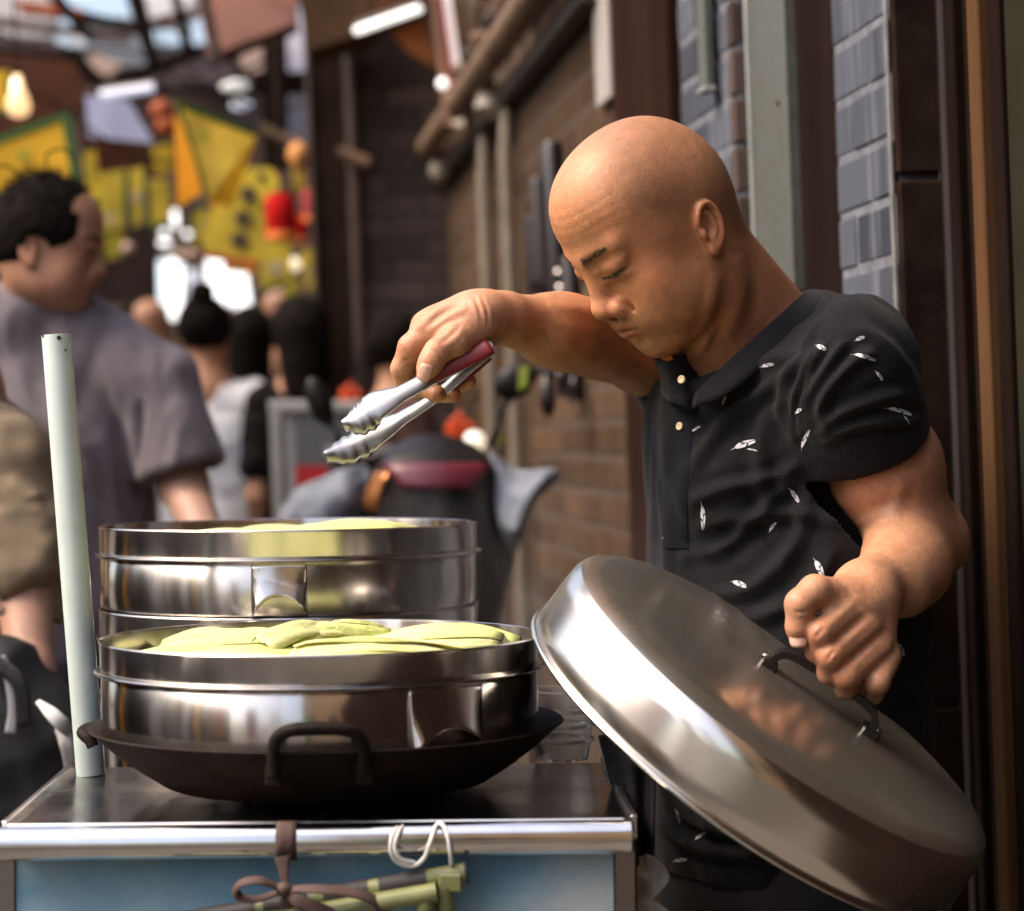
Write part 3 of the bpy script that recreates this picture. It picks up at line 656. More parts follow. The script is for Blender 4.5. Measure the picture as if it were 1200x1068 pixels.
# corner points of the counter
fl_, fr_, bl_, br_ = K(5, DF, HT), K(735, DF, HT), K(85, DB, HT), K(700, DB, HT)
cart = empty('food_cart', 'steel food cart with blue picture panel and chrome front rail', 'food cart')
mid = (fl_ + fr_ + bl_ + br_) / 4
def quadbox(a, b, c, d, th, name, m, parent, bev=.0): # slab under the quad a b c d
    G = np.array([a, b, c, d]); B = G - CZ * th
    return MB().add(np.concatenate([G, B]), [(0, 1, 2, 3), (7, 6, 5, 4), (0, 4, 5, 1), (1, 5, 6, 2), (2, 6, 7, 3), (3, 7, 4, 0)]).build(name, m, parent)
quadbox(fl_, fr_, br_, bl_, .012, 'counter_top', st_top, cart)
lipm = steel('counter_edge_steel', (.70, .68, .66), .25, .05)
MB().box((fl_ + fr_) / 2 - CZ * .006 - CY * .004, (fr_ - fl_) / 2, CY * .0035, CZ * .0105, .001).build('front_edge', lipm, cart)
MB().box((fl_ + bl_) / 2 - CZ * .004 - CX * .003, (bl_ - fl_) / 2, CX * .0028, CZ * .010, .001).build('side_edge', lipm, cart)
MB().box((fr_ + br_) / 2 - CZ * .004 + CX * .003, (br_ - fr_) / 2, CX * .0028, CZ * .010, .001).build('side_edge', lipm, cart)
b0, b1 = K(-60, DF - .022, .3215), K(735, DF - .022, .3200)
MB().tube([b0 + (b1 - b0) * t for t in np.linspace(0, 1, 12)], .0142, 20).build('rail', st_bar, cart, auto=40)
MB().lathe([(.0001, .0030), (.0110, .0025), (.0152, .0), (.0152, -.006), (.0143, -.006)], b1, nrm(b1 - b0), 20).build('rail_cap', st_bar, cart, auto=40)
for u in (40, 690):
    q = K(u, DF - .022, .3208); MB().tube([q, q + CY * .024], .006, 10).build('rail_bracket', st_bar, cart, auto=40)
# printed panel and frame below the rail
pnl = bpy.data.materials.new('printed_sky_panel'); pnl.use_nodes = True; MATS['printed_sky_panel'] = pnl
_n = pnl.node_tree; _b = _n.nodes['Principled BSDF']; _b.inputs['Roughness'].default_value = .35
_tc = _n.nodes.new('ShaderNodeTexCoord'); _mp = _n.nodes.new('ShaderNodeMapping'); _mp.inputs['Scale'].default_value = (5, 5, 9); _nz = _n.nodes.new('ShaderNodeTexNoise'); _nz.inputs['Scale'].default_value = 1.3; _nz.inputs['Detail'].default_value = 5
_n.links.new(_tc.outputs['Object'], _mp.inputs[0]); _n.links.new(_mp.outputs[0], _nz.inputs['Vector']); _cr = _n.nodes.new('ShaderNodeValToRGB')
for i_, (p_, c_) in enumerate(((.30, (.10, .27, .48, 1)), (.50, (.22, .45, .62, 1)), (.62, (.42, .62, .72, 1)), (.75, (.68, .75, .76, 1)))):
    e_ = _cr.color_ramp.elements[i_] if i_ < 2 else _cr.color_ramp.elements.new(p_); e_.position = p_; e_.color = c_
_n.links.new(_nz.outputs['Fac'], _cr.inputs[0]); _n.links.new(_cr.outputs[0], _b.inputs['Base Color'])
pa, pb = K(12, DF + .012, HT + .014), K(718, DF + .012, HT + .014); dn = np.array((0, 0, -1.))
MB().box((pa + pb) / 2 - CZ * .27, (pb - pa) / 2, CY * .004, CZ * .27, .001).build('picture_panel', pnl, cart)
fr_m = steel('frame_steel', (.32, .29, .27), .35, .1)
for q in (K(3, DF + .016, HT + .014), K(727, DF + .016, HT + .014), K(92, DB - .014, HT + .014), K(696, DB - .014, HT + .014)):
    zb = q[2] - .075; q2 = q - CZ * (zb / CZ[2]); MB().box((q + q2) / 2, CX * .010, CY * .010, (q - q2) / 2, .002).build('post', fr_m, cart)
bx0, bx1 = K(12, DF + .03, HT + .02), K(700, DB - .03, HT + .02); cb = (bx0 + bx1) / 2; cb[2] = .56
MB().box(cb, CX * .235, CY * .13, (0, 0, .36), .004).build('cabinet', mat('cart_cabinet', (.08, .09, .10), rough=.5), cart)
rub = mat('rubber', (.02, .02, .02), rough=.8)
for sx in (-1, 1):
    for sy in (-1, 1):
        w = cb + CX * .24 * sx + CY * .13 * sy; w[2] = .05; wh = MB().lathe([(.02, -.014), (.044, -.014), (.05, -.008), (.05, .008), (.044, .014), (.02, .014)], w, CX, 24, close=True).build('wheel', rub, cart, auto=40)
# pole
pole_m = mat('mint_white_paint', (.54, .62, .59), rough=.28, var=.04, scale=30, dirt=(.35, .33, .28), dscale=14, damt=.12, spec=.5)
p0 = K(103, 2.165, HT) ; p1 = P(66, 392, 2.15); ax = nrm(p1 - p0); Lp = np.linalg.norm(p1 - p0)
MB().lathe([(.0143, .001), (.0143, Lp - .001), (.0139, Lp), (.0120, Lp), (.0118, Lp - .05)], p0, ax, 28).build('parasol_pole', pole_m, None, auto=40)
tag(bpy.data.objects['parasol_pole'], 'pale mint painted metal pole leaning at the back corner of the cart', 'pole')
rustc = mat('chipped_rust', (.06, .035, .02), rough=.8)
for (da, dz, s_) in ((.35, .004, .0022), (-.9, .002, .0018), (.75, .016, .0012)):
    pp = p1 - ax * dz + nrm(-fwd * math.cos(da) + rgt * math.sin(da)) * .0144
    MB().lathe([(.0001, .0003), (s_, .0002), (s_ * .9, -.0005)], pp, nrm(-fwd * math.cos(da) + rgt * math.sin(da)), 7).build('paint_chip', rustc, bpy.data.objects['parasol_pole'])
# wok
def flat(o, r, h): return (r, h)
wc = K(380, 2.05, .250)
wok = empty('wok', 'wide black iron wok under the front steamer', 'wok')
MB().lathe([(.0001, -.052), (.140, -.052), (.150, -.050), (.172, -.036), (.196, -.018), (.212, -.003), (.2175, .001), (.2195, .0025), (.2185, .004), (.214, .0025), (.200, -.010), (.170, -.033), (.140, -.046), (.0001, -.047)], wc, CZ, 96).build('bowl', iron, wok, auto=45)
def wok_handle(angs, r0, up, name='handle'):
    pts = []
    for t in np.linspace(0, math.pi, 17):
        a = angs[0] + (angs[1] - angs[0]) * (.5 - .5 * math.copysign(abs(math.cos(t)) ** .55, math.cos(t))); z = (math.sin(t) ** .5) * up
        pts.append(wc + CX * math.sin(a) * (r0 + .012 * math.sin(t)) - CY * math.cos(a) * (r0 + .012 * math.sin(t)) + CZ * (z - .016))
    return MB().tube(pts, .0056, 12).build(name, iron, wok, auto=50)
wok_handle((-.155, .20), .214, .040); wok_handle((-1.78, -1.50), .214, .012)
for a in (-.155, .20):
    q = wc + CX * math.sin(a) * .2135 - CY * math.cos(a) * .2135 - CZ * .016; MB().box(q, CX * .007, nrm(CX * math.sin(a) - CY * math.cos(a)) * .003, CZ * .009, .002).build('handle_lug', iron, wok)
# steamers
def tier(root, c, r, body, lip, wall=.0012):
    """one steamer tier; c = centre of its rim"""
    n = 128
    MB().lathe([(r - .003, -lip - .003), (r - .0012, -lip), (r - .0005, -lip + .002), (r, -.0022), (r + .0011, -.0006), (r + .0004, .0006), (r - .0010, .0), (r - .0016, -.003), (r - .0030, -lip)], c, CZ, n).build('lip', st_pot, root, auto=50)
    MB().lathe([(r - .002, -lip - .0005), (r + .0035, -lip - .0005), (r + .0052, -lip - .0020), (r + .0040, -lip - .0036), (r - .002, -lip - .0042)], c, CZ, n).build('flange', st_pot, root, auto=50)
    MB().lathe([(r - .0025, -lip - .004), (r - .0015, -lip - .005), (r - .0012, -lip - body + .004), (r - .003, -lip - body), (r - .006, -lip - body)], c, CZ, n).build('wall', st_pot, root, auto=50)
    MB().lathe([(r - .0030, -lip + .001), (r - .0034, -lip - body + .002)], c, CZ, n).build('inner_wall', st_pot, root, smooth=True)
    MB().lathe([(r - .004, -lip - .012), (.0001, -lip - .012)], c, CZ, n).build('floor_plate', st_pot, root, smooth=True)
def handle_plate(root, c, r, lip, a0, half=.165, H_=.060, name='handle'):
    """a pressed sheet handle: flares out from the wall below the flange, arched at the bottom"""
    G = np.zeros((25, 11, 3))
    for i in range(25):
        s_ = -1 + i / 12; a = a0 + half * s_; ar = 1 - .42 * (1 - s_ * s_) ** .8
        for j in range(11):
            t = j / 10; fl = (.0008 + .018 * (t * ar) ** 1.6 * (1 - s_ ** 6)); z = -lip - .006 - H_ * t * ar
            G[i, j] = c + CZ * z + (CX * math.sin(a) - CY * math.cos(a)) * (r - .001 + fl)
    MB().quad_sheet(G, .0011).build(name, st_pot, root, smooth=True)
st1 = empty('steamer', 'round steel steamer in the wok, heaped with corn, nearest the rail', 'steamer', 'stacked steel steamers')
sc1 = K(374, 2.05, .168)
tier(st1, sc1, .2026, .063, .0255); handle_plate(st1, sc1, .2026, .0255, .62, .19, .062); handle_plate(st1, sc1, .2026, .0255, .62 + math.pi, .19)
sc2 = K(338, 2.475, .0774)
for k in range(3):
    stk = empty('steamer', ('round steel steamer on top of the rear stack, corn showing over its rim', 'steel steamer second from the top in the rear stack', 'lowest steel steamer of the rear stack')[k], 'steamer', 'stacked steel steamers')
    cc_ = sc2 - CZ * (.0905 * k); tier(stk, cc_, .210 if k == 0 else .2105, .0600 if k < 2 else .075, .0285)
    handle_plate(stk, cc_, .2105, .0285, .02, .135, .056); handle_plate(stk, cc_, .2105, .0285, .02 + math.pi, .135)
# rear burner stand
stv = empty('burner_stand', 'dark low burner stand carrying the rear stack of steamers', 'stand')
q = sc2 - CZ * (.0905 * 2 + .1035 + .012); MB().box(q, CX * .24, CY * .20, CZ * .0115, .004).build('stand_top', iron, stv)
for sx in (-1, 1):
    for sy in (-1, 1):
        a = q + CX * .21 * sx + CY * .17 * sy; b = a.copy(); b[2] = 0; MB().tube([a, b], .014, 8).build('leg', iron, stv)
# corn cobs in their husks
husk = mat('corn_husk', (.62, .60, .25), rough=.55, var=.25, scale=40, stretch=(.10, 1, 1), bump=.6, bscale=230, sss=.15, spec=.4, dirt=(.78, .74, .46), dscale=14, damt=.6)
husk2 = mat('corn_husk_green', (.60, .62, .22), rough=.55, var=.25, scale=40, stretch=(.10, 1, 1), bump=.6, bscale=230, sss=.15)
def corn(c, yaw, L_, r, roll, label, lean=0., cut=False):
    root = empty('corn_cob', label, 'corn', 'corn cobs in the steamers')
    d = nrm(CX * math.cos(yaw) + CY * math.sin(yaw) + CZ * lean); x = nrm(np.cross(CZ, d)); z = np.cross(d, x)
    V = []; n = 28; m = 22
    ph = random.uniform(0, 6)
    for i in range(m):
        t = i / (m - 1); pr = r * (1 - .72 * max(0, t - .45) ** 1.6 / .55 ** 1.6) * (1 if t > .16 else math.sqrt(max(.05, 1 - (1 - t / .16) ** 2)))
        for k in range(n):
            a = 2 * math.pi * k / n; rad = pr * (1 + .055 * math.sin(a * 5 + ph + t * 2) + .035 * math.sin(a * 13 + ph * 2)) ; V.append(c + d * (t - .5) * L_ + (x * math.cos(a) + z * math.sin(a) * .74) * rad)
    F = [(i * n + k, i * n + (k + 1) % n, (i + 1) * n + (k + 1) % n, (i + 1) * n + k) for i in range(m - 1) for k in range(n)] + [tuple(range(n))[::-1], tuple((m - 1) * n + k for k in range(n))]
    o = MB().add(V, F).build('cob', husk, root, auto=60)
    for q in range(4):     # separate husk leaves wrapping it
        a0 = roll + q * 1.65; G = np.zeros((16, 8, 3)); ll = random.uniform(.86, 1.06)
        for i in range(16):
            t = .06 + i / 15 * ll * .94; pr = r * (1 if i > 2 else (.72, .90, .97)[i]) * (1.05 - .80 * max(0, t - .45) ** 1.5 / .6 ** 1.5) + .0015 + .0012 * q
            wdt = 1.15 * (1 - .75 * max(0, i / 15 - .55) / .45)
            for j in range(8):
                a = a0 + (j / 7 - .5) * wdt * 1.5; G[i, j] = c + d * (t - .5) * L_ + (x * math.cos(a) + z * math.sin(a) * .76) * max(.004, pr) * (1 + .03 * math.sin(j * 2.1 + i * .5))
        MB().quad_sheet(G, .0007).build('husk_leaf', husk2 if q % 2 else husk, o, smooth=True)
    for q in range(3):     # loose outer leaves lying flat across it
        ya = yaw + random.uniform(-.35, .35); d2 = CX * math.cos(ya) + CY * math.sin(ya); s2 = np.cross(CZ, d2); G = np.zeros((14, 9, 3)); o2 = c + CX * random.uniform(-.03, .03) + CY * random.uniform(-.03, .03); hw = random.uniform(.020, .030); up_ = r * .74 + random.uniform(.000, .006); tw = random.uniform(-.5, .5)
        for i in range(14):
            t = i / 13; wd_ = hw * (math.sin(math.pi * min(1, .22 + t * .78)) ** .6)
            for j in range(9):
                b = -1 + j / 4; G[i, j] = o2 + d2 * (t - .5) * L_ * .82 + s2 * b * wd_ + CZ * (up_ - .010 * b * b + .0022 * math.sin(b * 7 + i * .3) - .012 * (2 * t - 1) ** 2 + tw * b * .006)
        MB().quad_sheet(G, .0006).build('husk_leaf', (husk, husk2, husk)[q], o, smooth=True)
fr = sc1 - CZ * .0350
for (dx, dy, yw, L_, r, hz, lab) in ((-.070, -.092, 2, .17, .0235, .004, 'corn cob lying against the front edge of the front steamer, to the pole side'), (.070, -.092, -3, .16, .0235, .004, 'corn cob lying along the front edge of the front steamer, handle side'),
        (-.092, -.028, 182, .17, .0255, .008, 'yellowish corn cob at the pole side of the front steamer'), (.06, -.030, 8, .19, .0255, .010, 'fat corn cob in the middle of the front steamer'),
        (-.055, .040, 6, .21, .0255, .012, 'pale corn cob behind the middle of the front steamer'), (.105, .030, 172, .15, .0265, .014, 'short corn cob with cut end near the lid'),
        (.015, .092, 180, .20, .0240, .012, 'corn cob at the back of the front steamer'), (-.085, .105, 4, .12, .0230, .012, 'corn cob at the back of the front steamer by the pole'), (.0, .028, 28, .13, .0160, .030, 'green husk-tipped cob sticking up in the front steamer')):
    corn(fr + CX * dx + CY * dy + CZ * hz, R(yw), L_, r, random.uniform(0, 6), lab, lean=.12 if hz > .03 else random.uniform(-.03, .03))
fr = sc2 - CZ * .047
for (dx, dy, yw, hz, lab) in ((-.045, -.05, 178, .022, 'corn cob over the rim of the rear steamer, pole side'), (.085, -.02, 2, .026, 'corn cob over the rim of the rear steamer, wall side'), (-.01, .085, 5, .018, 'corn cob at the back of the rear steamer'), (.02, -.11, 3, .008, 'corn cob low at the front of the rear steamer')):
    corn(fr + CX * dx + CY * dy + CZ * hz, R(yw), .19, .0240, random.uniform(0, 6), lab)
# lid
lid = empty('pan_cover', 'large domed steel steamer lid held tilted by its black handle', 'lid')
ln = nrm(D(.545, .815, .195)); lc = P(926, 808, 2.035); lx = nrm(D(.832, -.555, 0) - ln * (D(.832, -.555, 0) @ ln)); ly = np.cross(ln, lx); RL = .2135
prof = [(.0001, .007), (.06, .0062), (.12, .0040), (.165, .0010), (.188, -.0018), (.199, -.0052), (.2055, -.0105), (.2090, -.018), (.2103, -.030), (.2112, -.055), (.2120, -.074)]
prof = [(r * 1.085, h * 1.04) for r, h in prof]; pt_, ps_ = prof[:7], prof[6:]
st_lt = mat('greasy_lid_top', (.78, .70, .59), rough=.25, metal=.93, var=.08, scale=7, rvar=.05)
MB().lathe([(r, h) for r, h in pt_] + [(r - .0012, h - .0012) for r, h in pt_[::-1]], lc, ln, 128, x=lx).build('dome', st_lt, lid, auto=60)
MB().lathe([(r, h) for r, h in ps_] + [(r - .0012, h - .0012) for r, h in ps_[::-1]], lc, ln, 128, x=lx).build('skirt', st_lid, lid, auto=60)
MB().lathe([(.2300 + .0032 * math.cos(a), -.0785 + .0032 * math.sin(a)) for a in np.linspace(0, 2 * math.pi, 11)], lc, ln, 128, x=lx).build('rolled_rim', st_lid, lid, smooth=True)
blk = mat('black_bakelite', (.014, .012, .012), rough=.35)
hpth = spline([lc + lx * a + ln * h for a, h in ((-.030, .006), (-.028, .020), (-.016, .028), (.026, .030), (.068, .028), (.080, .020), (.082, .006))], 25)
G = np.array([[p_ + ly * w for w in np.linspace(-.0085, .0085, 5)] for p_ in hpth]); MB().quad_sheet(G, .0065).build('handle', blk, lid, auto=50)
for sx in (-1, 1):
    MB().box(lc + lx * (.026 + .056 * sx) + ln * .009, lx * .009, ly * .011, ln * .0045, .002).build('handle_foot', blk, lid)
    MB().lathe([(.0001, .003), (.003, .0025), (.0042, 0)], lc + lx * (.026 + .062 * sx) + ln * .0135, ln, 10).build('rivet', st_bar, lid, smooth=True)
# tongs
tg = empty('tongs', 'steel kitchen tongs with scalloped ends and red grips in his hand', 'tongs')
st_t = steel('tongs_steel', (.34, .34, .35), .36, .08, scale=60, bump=.03, bscale=80, dirt=(.2, .17, .13), damt=.25, dscale=30)
def tong_arm(path, wid, face, name, n=90):
    p_ = spline([P(*q) for q in path], n); w_ = np.interp(np.linspace(0, 1, n), np.linspace(0, 1, len(wid)), wid); G = np.zeros((n, 11, 3))
    for i in range(n):
        t = i / (n - 1); tn = nrm(p_[min(i + 1, n - 1)] - p_[max(i - 1, 0)]); sd = nrm(np.cross(tn, face)); nn_ = np.cross(sd, tn); head = float(sstep(.66, .76, np.array(t)))
        ww = w_[i] * (1 + .10 * .65 * head * math.sin((t - .7) * 2 * math.pi * 15)); cup = .0030 + .0065 * head
        for j in range(11):
            b = -1 + j / 5; G[i, j] = p_[i] + sd * b * ww * .5 - nn_ * (cup * (abs(b) ** 2.4))
    return MB().quad_sheet(G, .0009).build(name, st_t, tg, smooth=True)
td = fd - .022
tong_arm([(572, 407, td + .004), (540, 424, td), (505, 441, td - .006), (470, 460, td - .012), (440, 474, td - .014), (420, 487, td - .015), (400, 495, td - .012)], [.017, .017, .0175, .018, .0185, .030, .036, .033, .010], nrm(D(-.25, .45, 1)), 'arm')
tong_arm([(570, 412, td + .016), (545, 432, td + .016), (510, 462, td + .018), (470, 489, td + .020), (440, 505, td + .018), (412, 520, td + .014), (380, 531, td + .008)], [.014, .014, .0145, .015, .016, .028, .034, .033, .012], nrm(D(.10, .75, 1)), 'arm')
redg = mat('red_grip', (.17, .012, .016), rough=.45, var=.15, scale=40)
G = np.zeros((20, 7, 3)); gp = spline([P(574, 405, td - .001), P(548, 419, td - .004), P(520, 432, td - .008), P(506, 440, td - .009)], 20)
for i in range(20):
    tn = nrm(gp[min(i + 1, 19)] - gp[max(i - 1, 0)]); sd = nrm(np.cross(tn, nrm(D(-.25, .45, 1)))); nn_ = np.cross(sd, tn)
    for j in range(7): b = -1 + j / 3; G[i, j] = gp[i] + sd * b * .0105 + nn_ * (.0035 - .0035 * b * b)
MB().quad_sheet(G, .0022).build('grip', redg, tg, smooth=True)
gp = spline([P(570, 414, td + .020), P(545, 436, td + .021), P(520, 456, td + .022)], 16); G = np.zeros((16, 5, 3))
for i in range(16):
    tn = nrm(gp[min(i + 1, 15)] - gp[max(i - 1, 0)]); sd = nrm(np.cross(tn, nrm(D(.10, .75, 1))))
    for j in range(5): G[i, j] = gp[i] + sd * (-1 + j / 2) * .0085
MB().quad_sheet(G, .004).build('grip', redg, tg, smooth=True)
MB().tube([P(573, 405, td - .004), P(572, 413, td + .020)], .0042, 10).build('pivot', st_t, tg, auto=40)
G = spline([P(500, 452, td + .004), P(478, 466, td + .004), P(466, 473, td + .004)], 8); MB().tube(G, .0016, 8).build('spring_bar', st_t, tg)
# hanging bits on the rail
rib = mat('brown_ribbon', (.085, .050, .042), rough=.75, var=.2, scale=60, bump=.2, bscale=300)
bow = empty('ribbon', 'brown ribbon tied in a bow round the front rail', 'ribbon'); rd = DF - .022
def strip(path, w, name, par, m, face=None, n=24, th=.0012):
    p_ = spline(path, n); G = np.zeros((n, 4, 3)); f_ = -fwd if face is None else face
    for i in range(n):
        tn = nrm(p_[min(i + 1, n - 1)] - p_[max(i - 1, 0)]); sd = nrm(np.cross(tn, f_)); ww = w if np.isscalar(w) else np.interp(i / (n - 1), np.linspace(0, 1, len(w)), w)
        for j in range(4): G[i, j] = p_[i] + sd * (j / 3 - .5) * ww
    return MB().quad_sheet(G, th).build(name, m, par, smooth=True)
rc = K(332, rd, .3208)
pts = [rc + (CZ * math.cos(a) - CY * math.sin(a)) * .0158 for a in np.linspace(-.6, math.pi + .5, 14)]
o_ = np.array([[p_ + CX * w for w in (-.0085, -.003, .003, .0085)] for p_ in pts]); MB().quad_sheet(o_, .0012).build('loop', rib, bow, smooth=True)
kd = rd - .022
strip([P(331, 1004, rd - .018), P(333, 1020, kd + .002), P(334, 1036, kd)], [.014, .009, .006], 'neck', bow, rib)
MB().lathe([(.0001, .006), (.006, .004), (.0075, 0), (.006, -.004), (.0001, -.006)], P(333, 1042, kd - .004), nrm(D(0, 1, .2)), 12).build('knot', rib, bow, smooth=True)
strip([P(332, 1042, kd - .004), P(305, 1032, kd - .012), P(281, 1036, kd - .010), P(279, 1050, kd - .004), P(300, 1054, kd - .002), P(330, 1044, kd)], [.006, .009, .008, .009, .008, .005], 'bow_loop', bow, rib, face=nrm(D(0, .8, .6)))
strip([P(334, 1042, kd - .004), P(372, 1042, kd - .014), P(410, 1046, kd - .012), P(440, 1056, kd - .006), P(452, 1075, kd - .004)], [.006, .010, .010, .011, .012], 'tail', bow, rib, face=nrm(D(0, .8, .6)))
strip([P(336, 1044, kd - .006), P(352, 1058, kd - .012), P(385, 1072, kd - .010), P(400, 1095, kd - .006)], [.006, .012, .012, .012], 'tail', bow, rib)
strip([P(334, 1046, kd - .002), P(336, 1062, kd), P(337, 1085, kd + .002)], [.006, .010, .010], 'tail', bow, rib)
wire_m = mat('white_wire', (.72, .70, .68), rough=.4)
wr = [P(466, 970, rd - .006), P(460, 978, rd - .018), P(458, 996, rd - .020), P(465, 1010, rd - .016), P(483, 1015, rd - .014), P(497, 1006, rd - .018), P(505, 985, rd - .020), P(511, 968, rd - .010), P(518, 966, rd - .010), P(524, 978, rd - .019), P(528, 1000, rd - .019), P(529, 1014, rd - .012)]
MB().tube(spline(wr, 60), .0019, 8).build('wire_hook', wire_m, None, smooth=True); tag(bpy.data.objects['wire_hook'], 'white wire looped over the chrome rail', 'wire')
MB().tube(spline([P(474, 966, rd + .002), P(467, 976, rd - .018), P(463, 994, rd - .0205), P(470, 1007, rd - .019), P(486, 1011, rd - .014)], 30), .0019, 8).build('strand', wire_m, bpy.data.objects['wire_hook'], smooth=True)
# folded stool hanging under the bow
olive = mat('olive_tube', (.20, .21, .085), rough=.35, var=.2, scale=30, metal=.0, coat=.3); clip = mat('dark_sleeve', (.035, .032, .032), rough=.6)
stl = empty('folding_stool', 'folded olive tube stool tied under the rail with the ribbon', 'stool'); sd_ = rd + .004
sd_ = rd - .008
MB().tube([P(120, 1098, sd_), P(545, 1022, sd_)], .0080, 14).build('tube', olive, stl, auto=40)
MB().tube([P(215, 1098, sd_ - .012), P(512, 1046, sd_ - .012)], .0085, 14).build('tube', olive, stl, auto=40)
MB().tube([P(545, 1022, sd_), P(548, 1021.5, sd_)], .0092, 14).build('end_cap', clip, stl, auto=40)
for u0, u1 in ((195, 300), (310, 362), (380, 432), (445, 500)):
    f_ = lambda u: P(u, 1098 - (u - 120) * 76 / 425, sd_); MB().tube([f_(u0), f_(u1)], .0090, 14).build('sleeve', clip, stl, auto=40)
MB().tube([P(497, 1049, sd_ - .010), P(503, 1110, sd_ - .010)], .0088, 12).build('leg', olive, stl, auto=40)
MB().tube([P(519, 1040, sd_ - .004), P(530, 1110, sd_ - .004)], .0080, 12).build('leg', olive, stl, auto=40)
MB().box(P(528, 1034, sd_ - .004), rgt * .010, fwd * .006, upv * .008, .002).build('joint', olive, stl)
# crumpled white bag on a wire, towel, clear cups
bagm = mat('thin_white_plastic', (.68, .64, .56), rough=.35, var=.08, scale=30, trans=.25, bump=.3, bscale=60)
def crumple(outline, d, name, m, amp=.006, n=26, seed=1, th=.0006):
    c_ = np.mean(np.array(outline), 0); G = np.zeros((n, 15, 3)); ou = np.array(outline, float); per = np.linspace(0, len(ou), n)
    ring = spline(np.concatenate([ou, ou[:1]]), n)
    for i in range(n):
        for j in range(15):
            t = j / 14; q = c_ * (1 - t) + ring[i] * t; G[i, j] = P(q[0], q[1], d)
    f = G.reshape(-1, 3); f += (-fwd) * (amp * (1 - np.abs(fbm(f * 42, 3, seed)) * 2))[:, None]; f += (-fwd) * (amp * 1.2 * fbm(f * 18, 2, seed + 4))[:, None]
    return MB().quad_sheet(f.reshape(n, 15, 3), th).build(name, m, None, smooth=True)
b_ = crumple([(757, 1000), (772, 1008), (784, 1026), (776, 1040), (758, 1056), (742, 1052), (730, 1030), (736, 1010)], 1.93, 'plastic_bag', bagm, .010, seed=3); tag(b_, 'crumpled white plastic bag hanging by the corner of the cart', 'bag')
c2 = crumple([(735, 1055), (760, 1050), (790, 1075), (788, 1110), (735, 1110)], 1.93, 'bag_tail', bagm, .008, seed=8, n=20); c2.parent = b_
MB().tube(spline([P(738, 962, 1.90), P(741, 985, 1.91), P(747, 1005, 1.92), P(747, 1014, 1.915)], 12), .0013, 6).build('hook_wire', iron, b_)
tow = mat('dark_grey_cloth', (.055, .048, .052), rough=.9, var=.2, scale=40, bump=.3, bscale=400)
G = np.zeros((22, 14, 3))
for i in range(22):
    t = i / 21
    for j in range(14):
        s_ = j / 13; u = (702 + 38 * t) * (1 - s_) + (768 - 3 * t) * s_; v = 862 + t * 150; G[i, j] = P(u, v, 2.06 - .05 * t + .012 * math.sin(s_ * 9 + t * 2) - .03 * s_)
MB().quad_sheet(G, .003).build('hanging_cloth', tow, None, smooth=True); tag(bpy.data.objects['hanging_cloth'], 'dark grey cloth hanging beside the cart below the lid', 'cloth')
clr = mat('clear_plastic', (.85, .86, .88), rough=.08, trans=.9, ior=1.3, var=.02)
for (u, d, h, lab) in ((655, 2.25, .30, 'clear plastic cup at the back corner of the cart'),):
    cup = empty('plastic_cup', lab, 'cup'); q = K(u, d, HT + .002)
    MB().lathe([(.0001, .002), (.027, .002), (.030, .02), (.036, .070), (.038, .072), (.0365, .073), (.0345, .070), (.0285, .02), (.0255, .004), (.0001, .004)], q, CZ, 32).build('cup_wall', clr, cup, auto=50)
    for hh in (.02, .035, .05): MB().lathe([(.0305 + hh * .12, hh), (.0320 + hh * .12, hh + .002), (.0305 + hh * .12, hh + .004)], q, CZ, 32).build('rib', clr, cup, smooth=True)
# ================================================================== the alley
YAW = R(-7.5); A_ = np.array((math.sin(YAW), math.cos(YAW), 0.)); RP = np.array((math.cos(YAW), -math.sin(YAW), 0.)); ZZ = np.array((0, 0, 1.))
def W(s, l, z): return A_ * s + RP * l + ZZ * z
def abox(s0, s1, l0, l1, z0, z1, name, m, parent=None, bev=.004):
    return MB().box(W((s0 + s1) / 2, (l0 + l1) / 2, (z0 + z1) / 2), A_ * abs(s1 - s0) / 2, RP * abs(l1 - l0) / 2, ZZ * abs(z1 - z0) / 2, bev).build(name, m, parent)
def brick_mat(name, col, col2, streak=.5, rough=.85):
    m = mat(name, col, rough=rough, var=.22, scale=30, bump=.5, bscale=130, spec=.04)
    nt = m.node_tree; b = nt.nodes['Principled BSDF']; L = nt.links; src = b.inputs['Base Color'].links[0].from_socket
    oi = nt.nodes.new('ShaderNodeObjectInfo'); mr = nt.nodes.new('ShaderNodeMapRange'); mr.inputs['To Min'].default_value = .62; mr.inputs['To Max'].default_value = 1.35
    L.new(oi.outputs['Random'], mr.inputs['Value']); mx = nt.nodes.new('ShaderNodeMix'); mx.data_type = 'RGBA'; mx.blend_type = 'MULTIPLY'; mx.inputs['Factor'].default_value = 1
    L.new(src, mx.inputs['A']); L.new(mr.outputs[0], mx.inputs['B'])
    g = nt.nodes.new('ShaderNodeNewGeometry'); mp = nt.nodes.new('ShaderNodeMapping'); mp.inputs['Scale'].default_value = (34, 34, 3.5); L.new(g.outputs['Position'], mp.inputs[0])
    n = nt.nodes.new('ShaderNodeTexNoise'); n.inputs['Scale'].default_value = 1.; n.inputs['Detail'].default_value = 6; L.new(mp.outputs[0], n.inputs['Vector'])
    cr = nt.nodes.new('ShaderNodeValToRGB'); cr.color_ramp.elements[0].position = .48; cr.color_ramp.elements[1].position = .78; cr.color_ramp.elements[1].color = (streak,) * 3 + (1,)
    L.new(n.outputs['Fac'], cr.inputs[0]); m2 = nt.nodes.new('ShaderNodeMix'); m2.data_type = 'RGBA'; m2.inputs['B'].default_value = (*col2, 1); L.new(cr.outputs[0], m2.inputs['Factor']); L.new(mx.outputs['Result'], m2.inputs['A'])
    L.new(m2.outputs['Result'], b.inputs['Base Color']); return m
BM = []
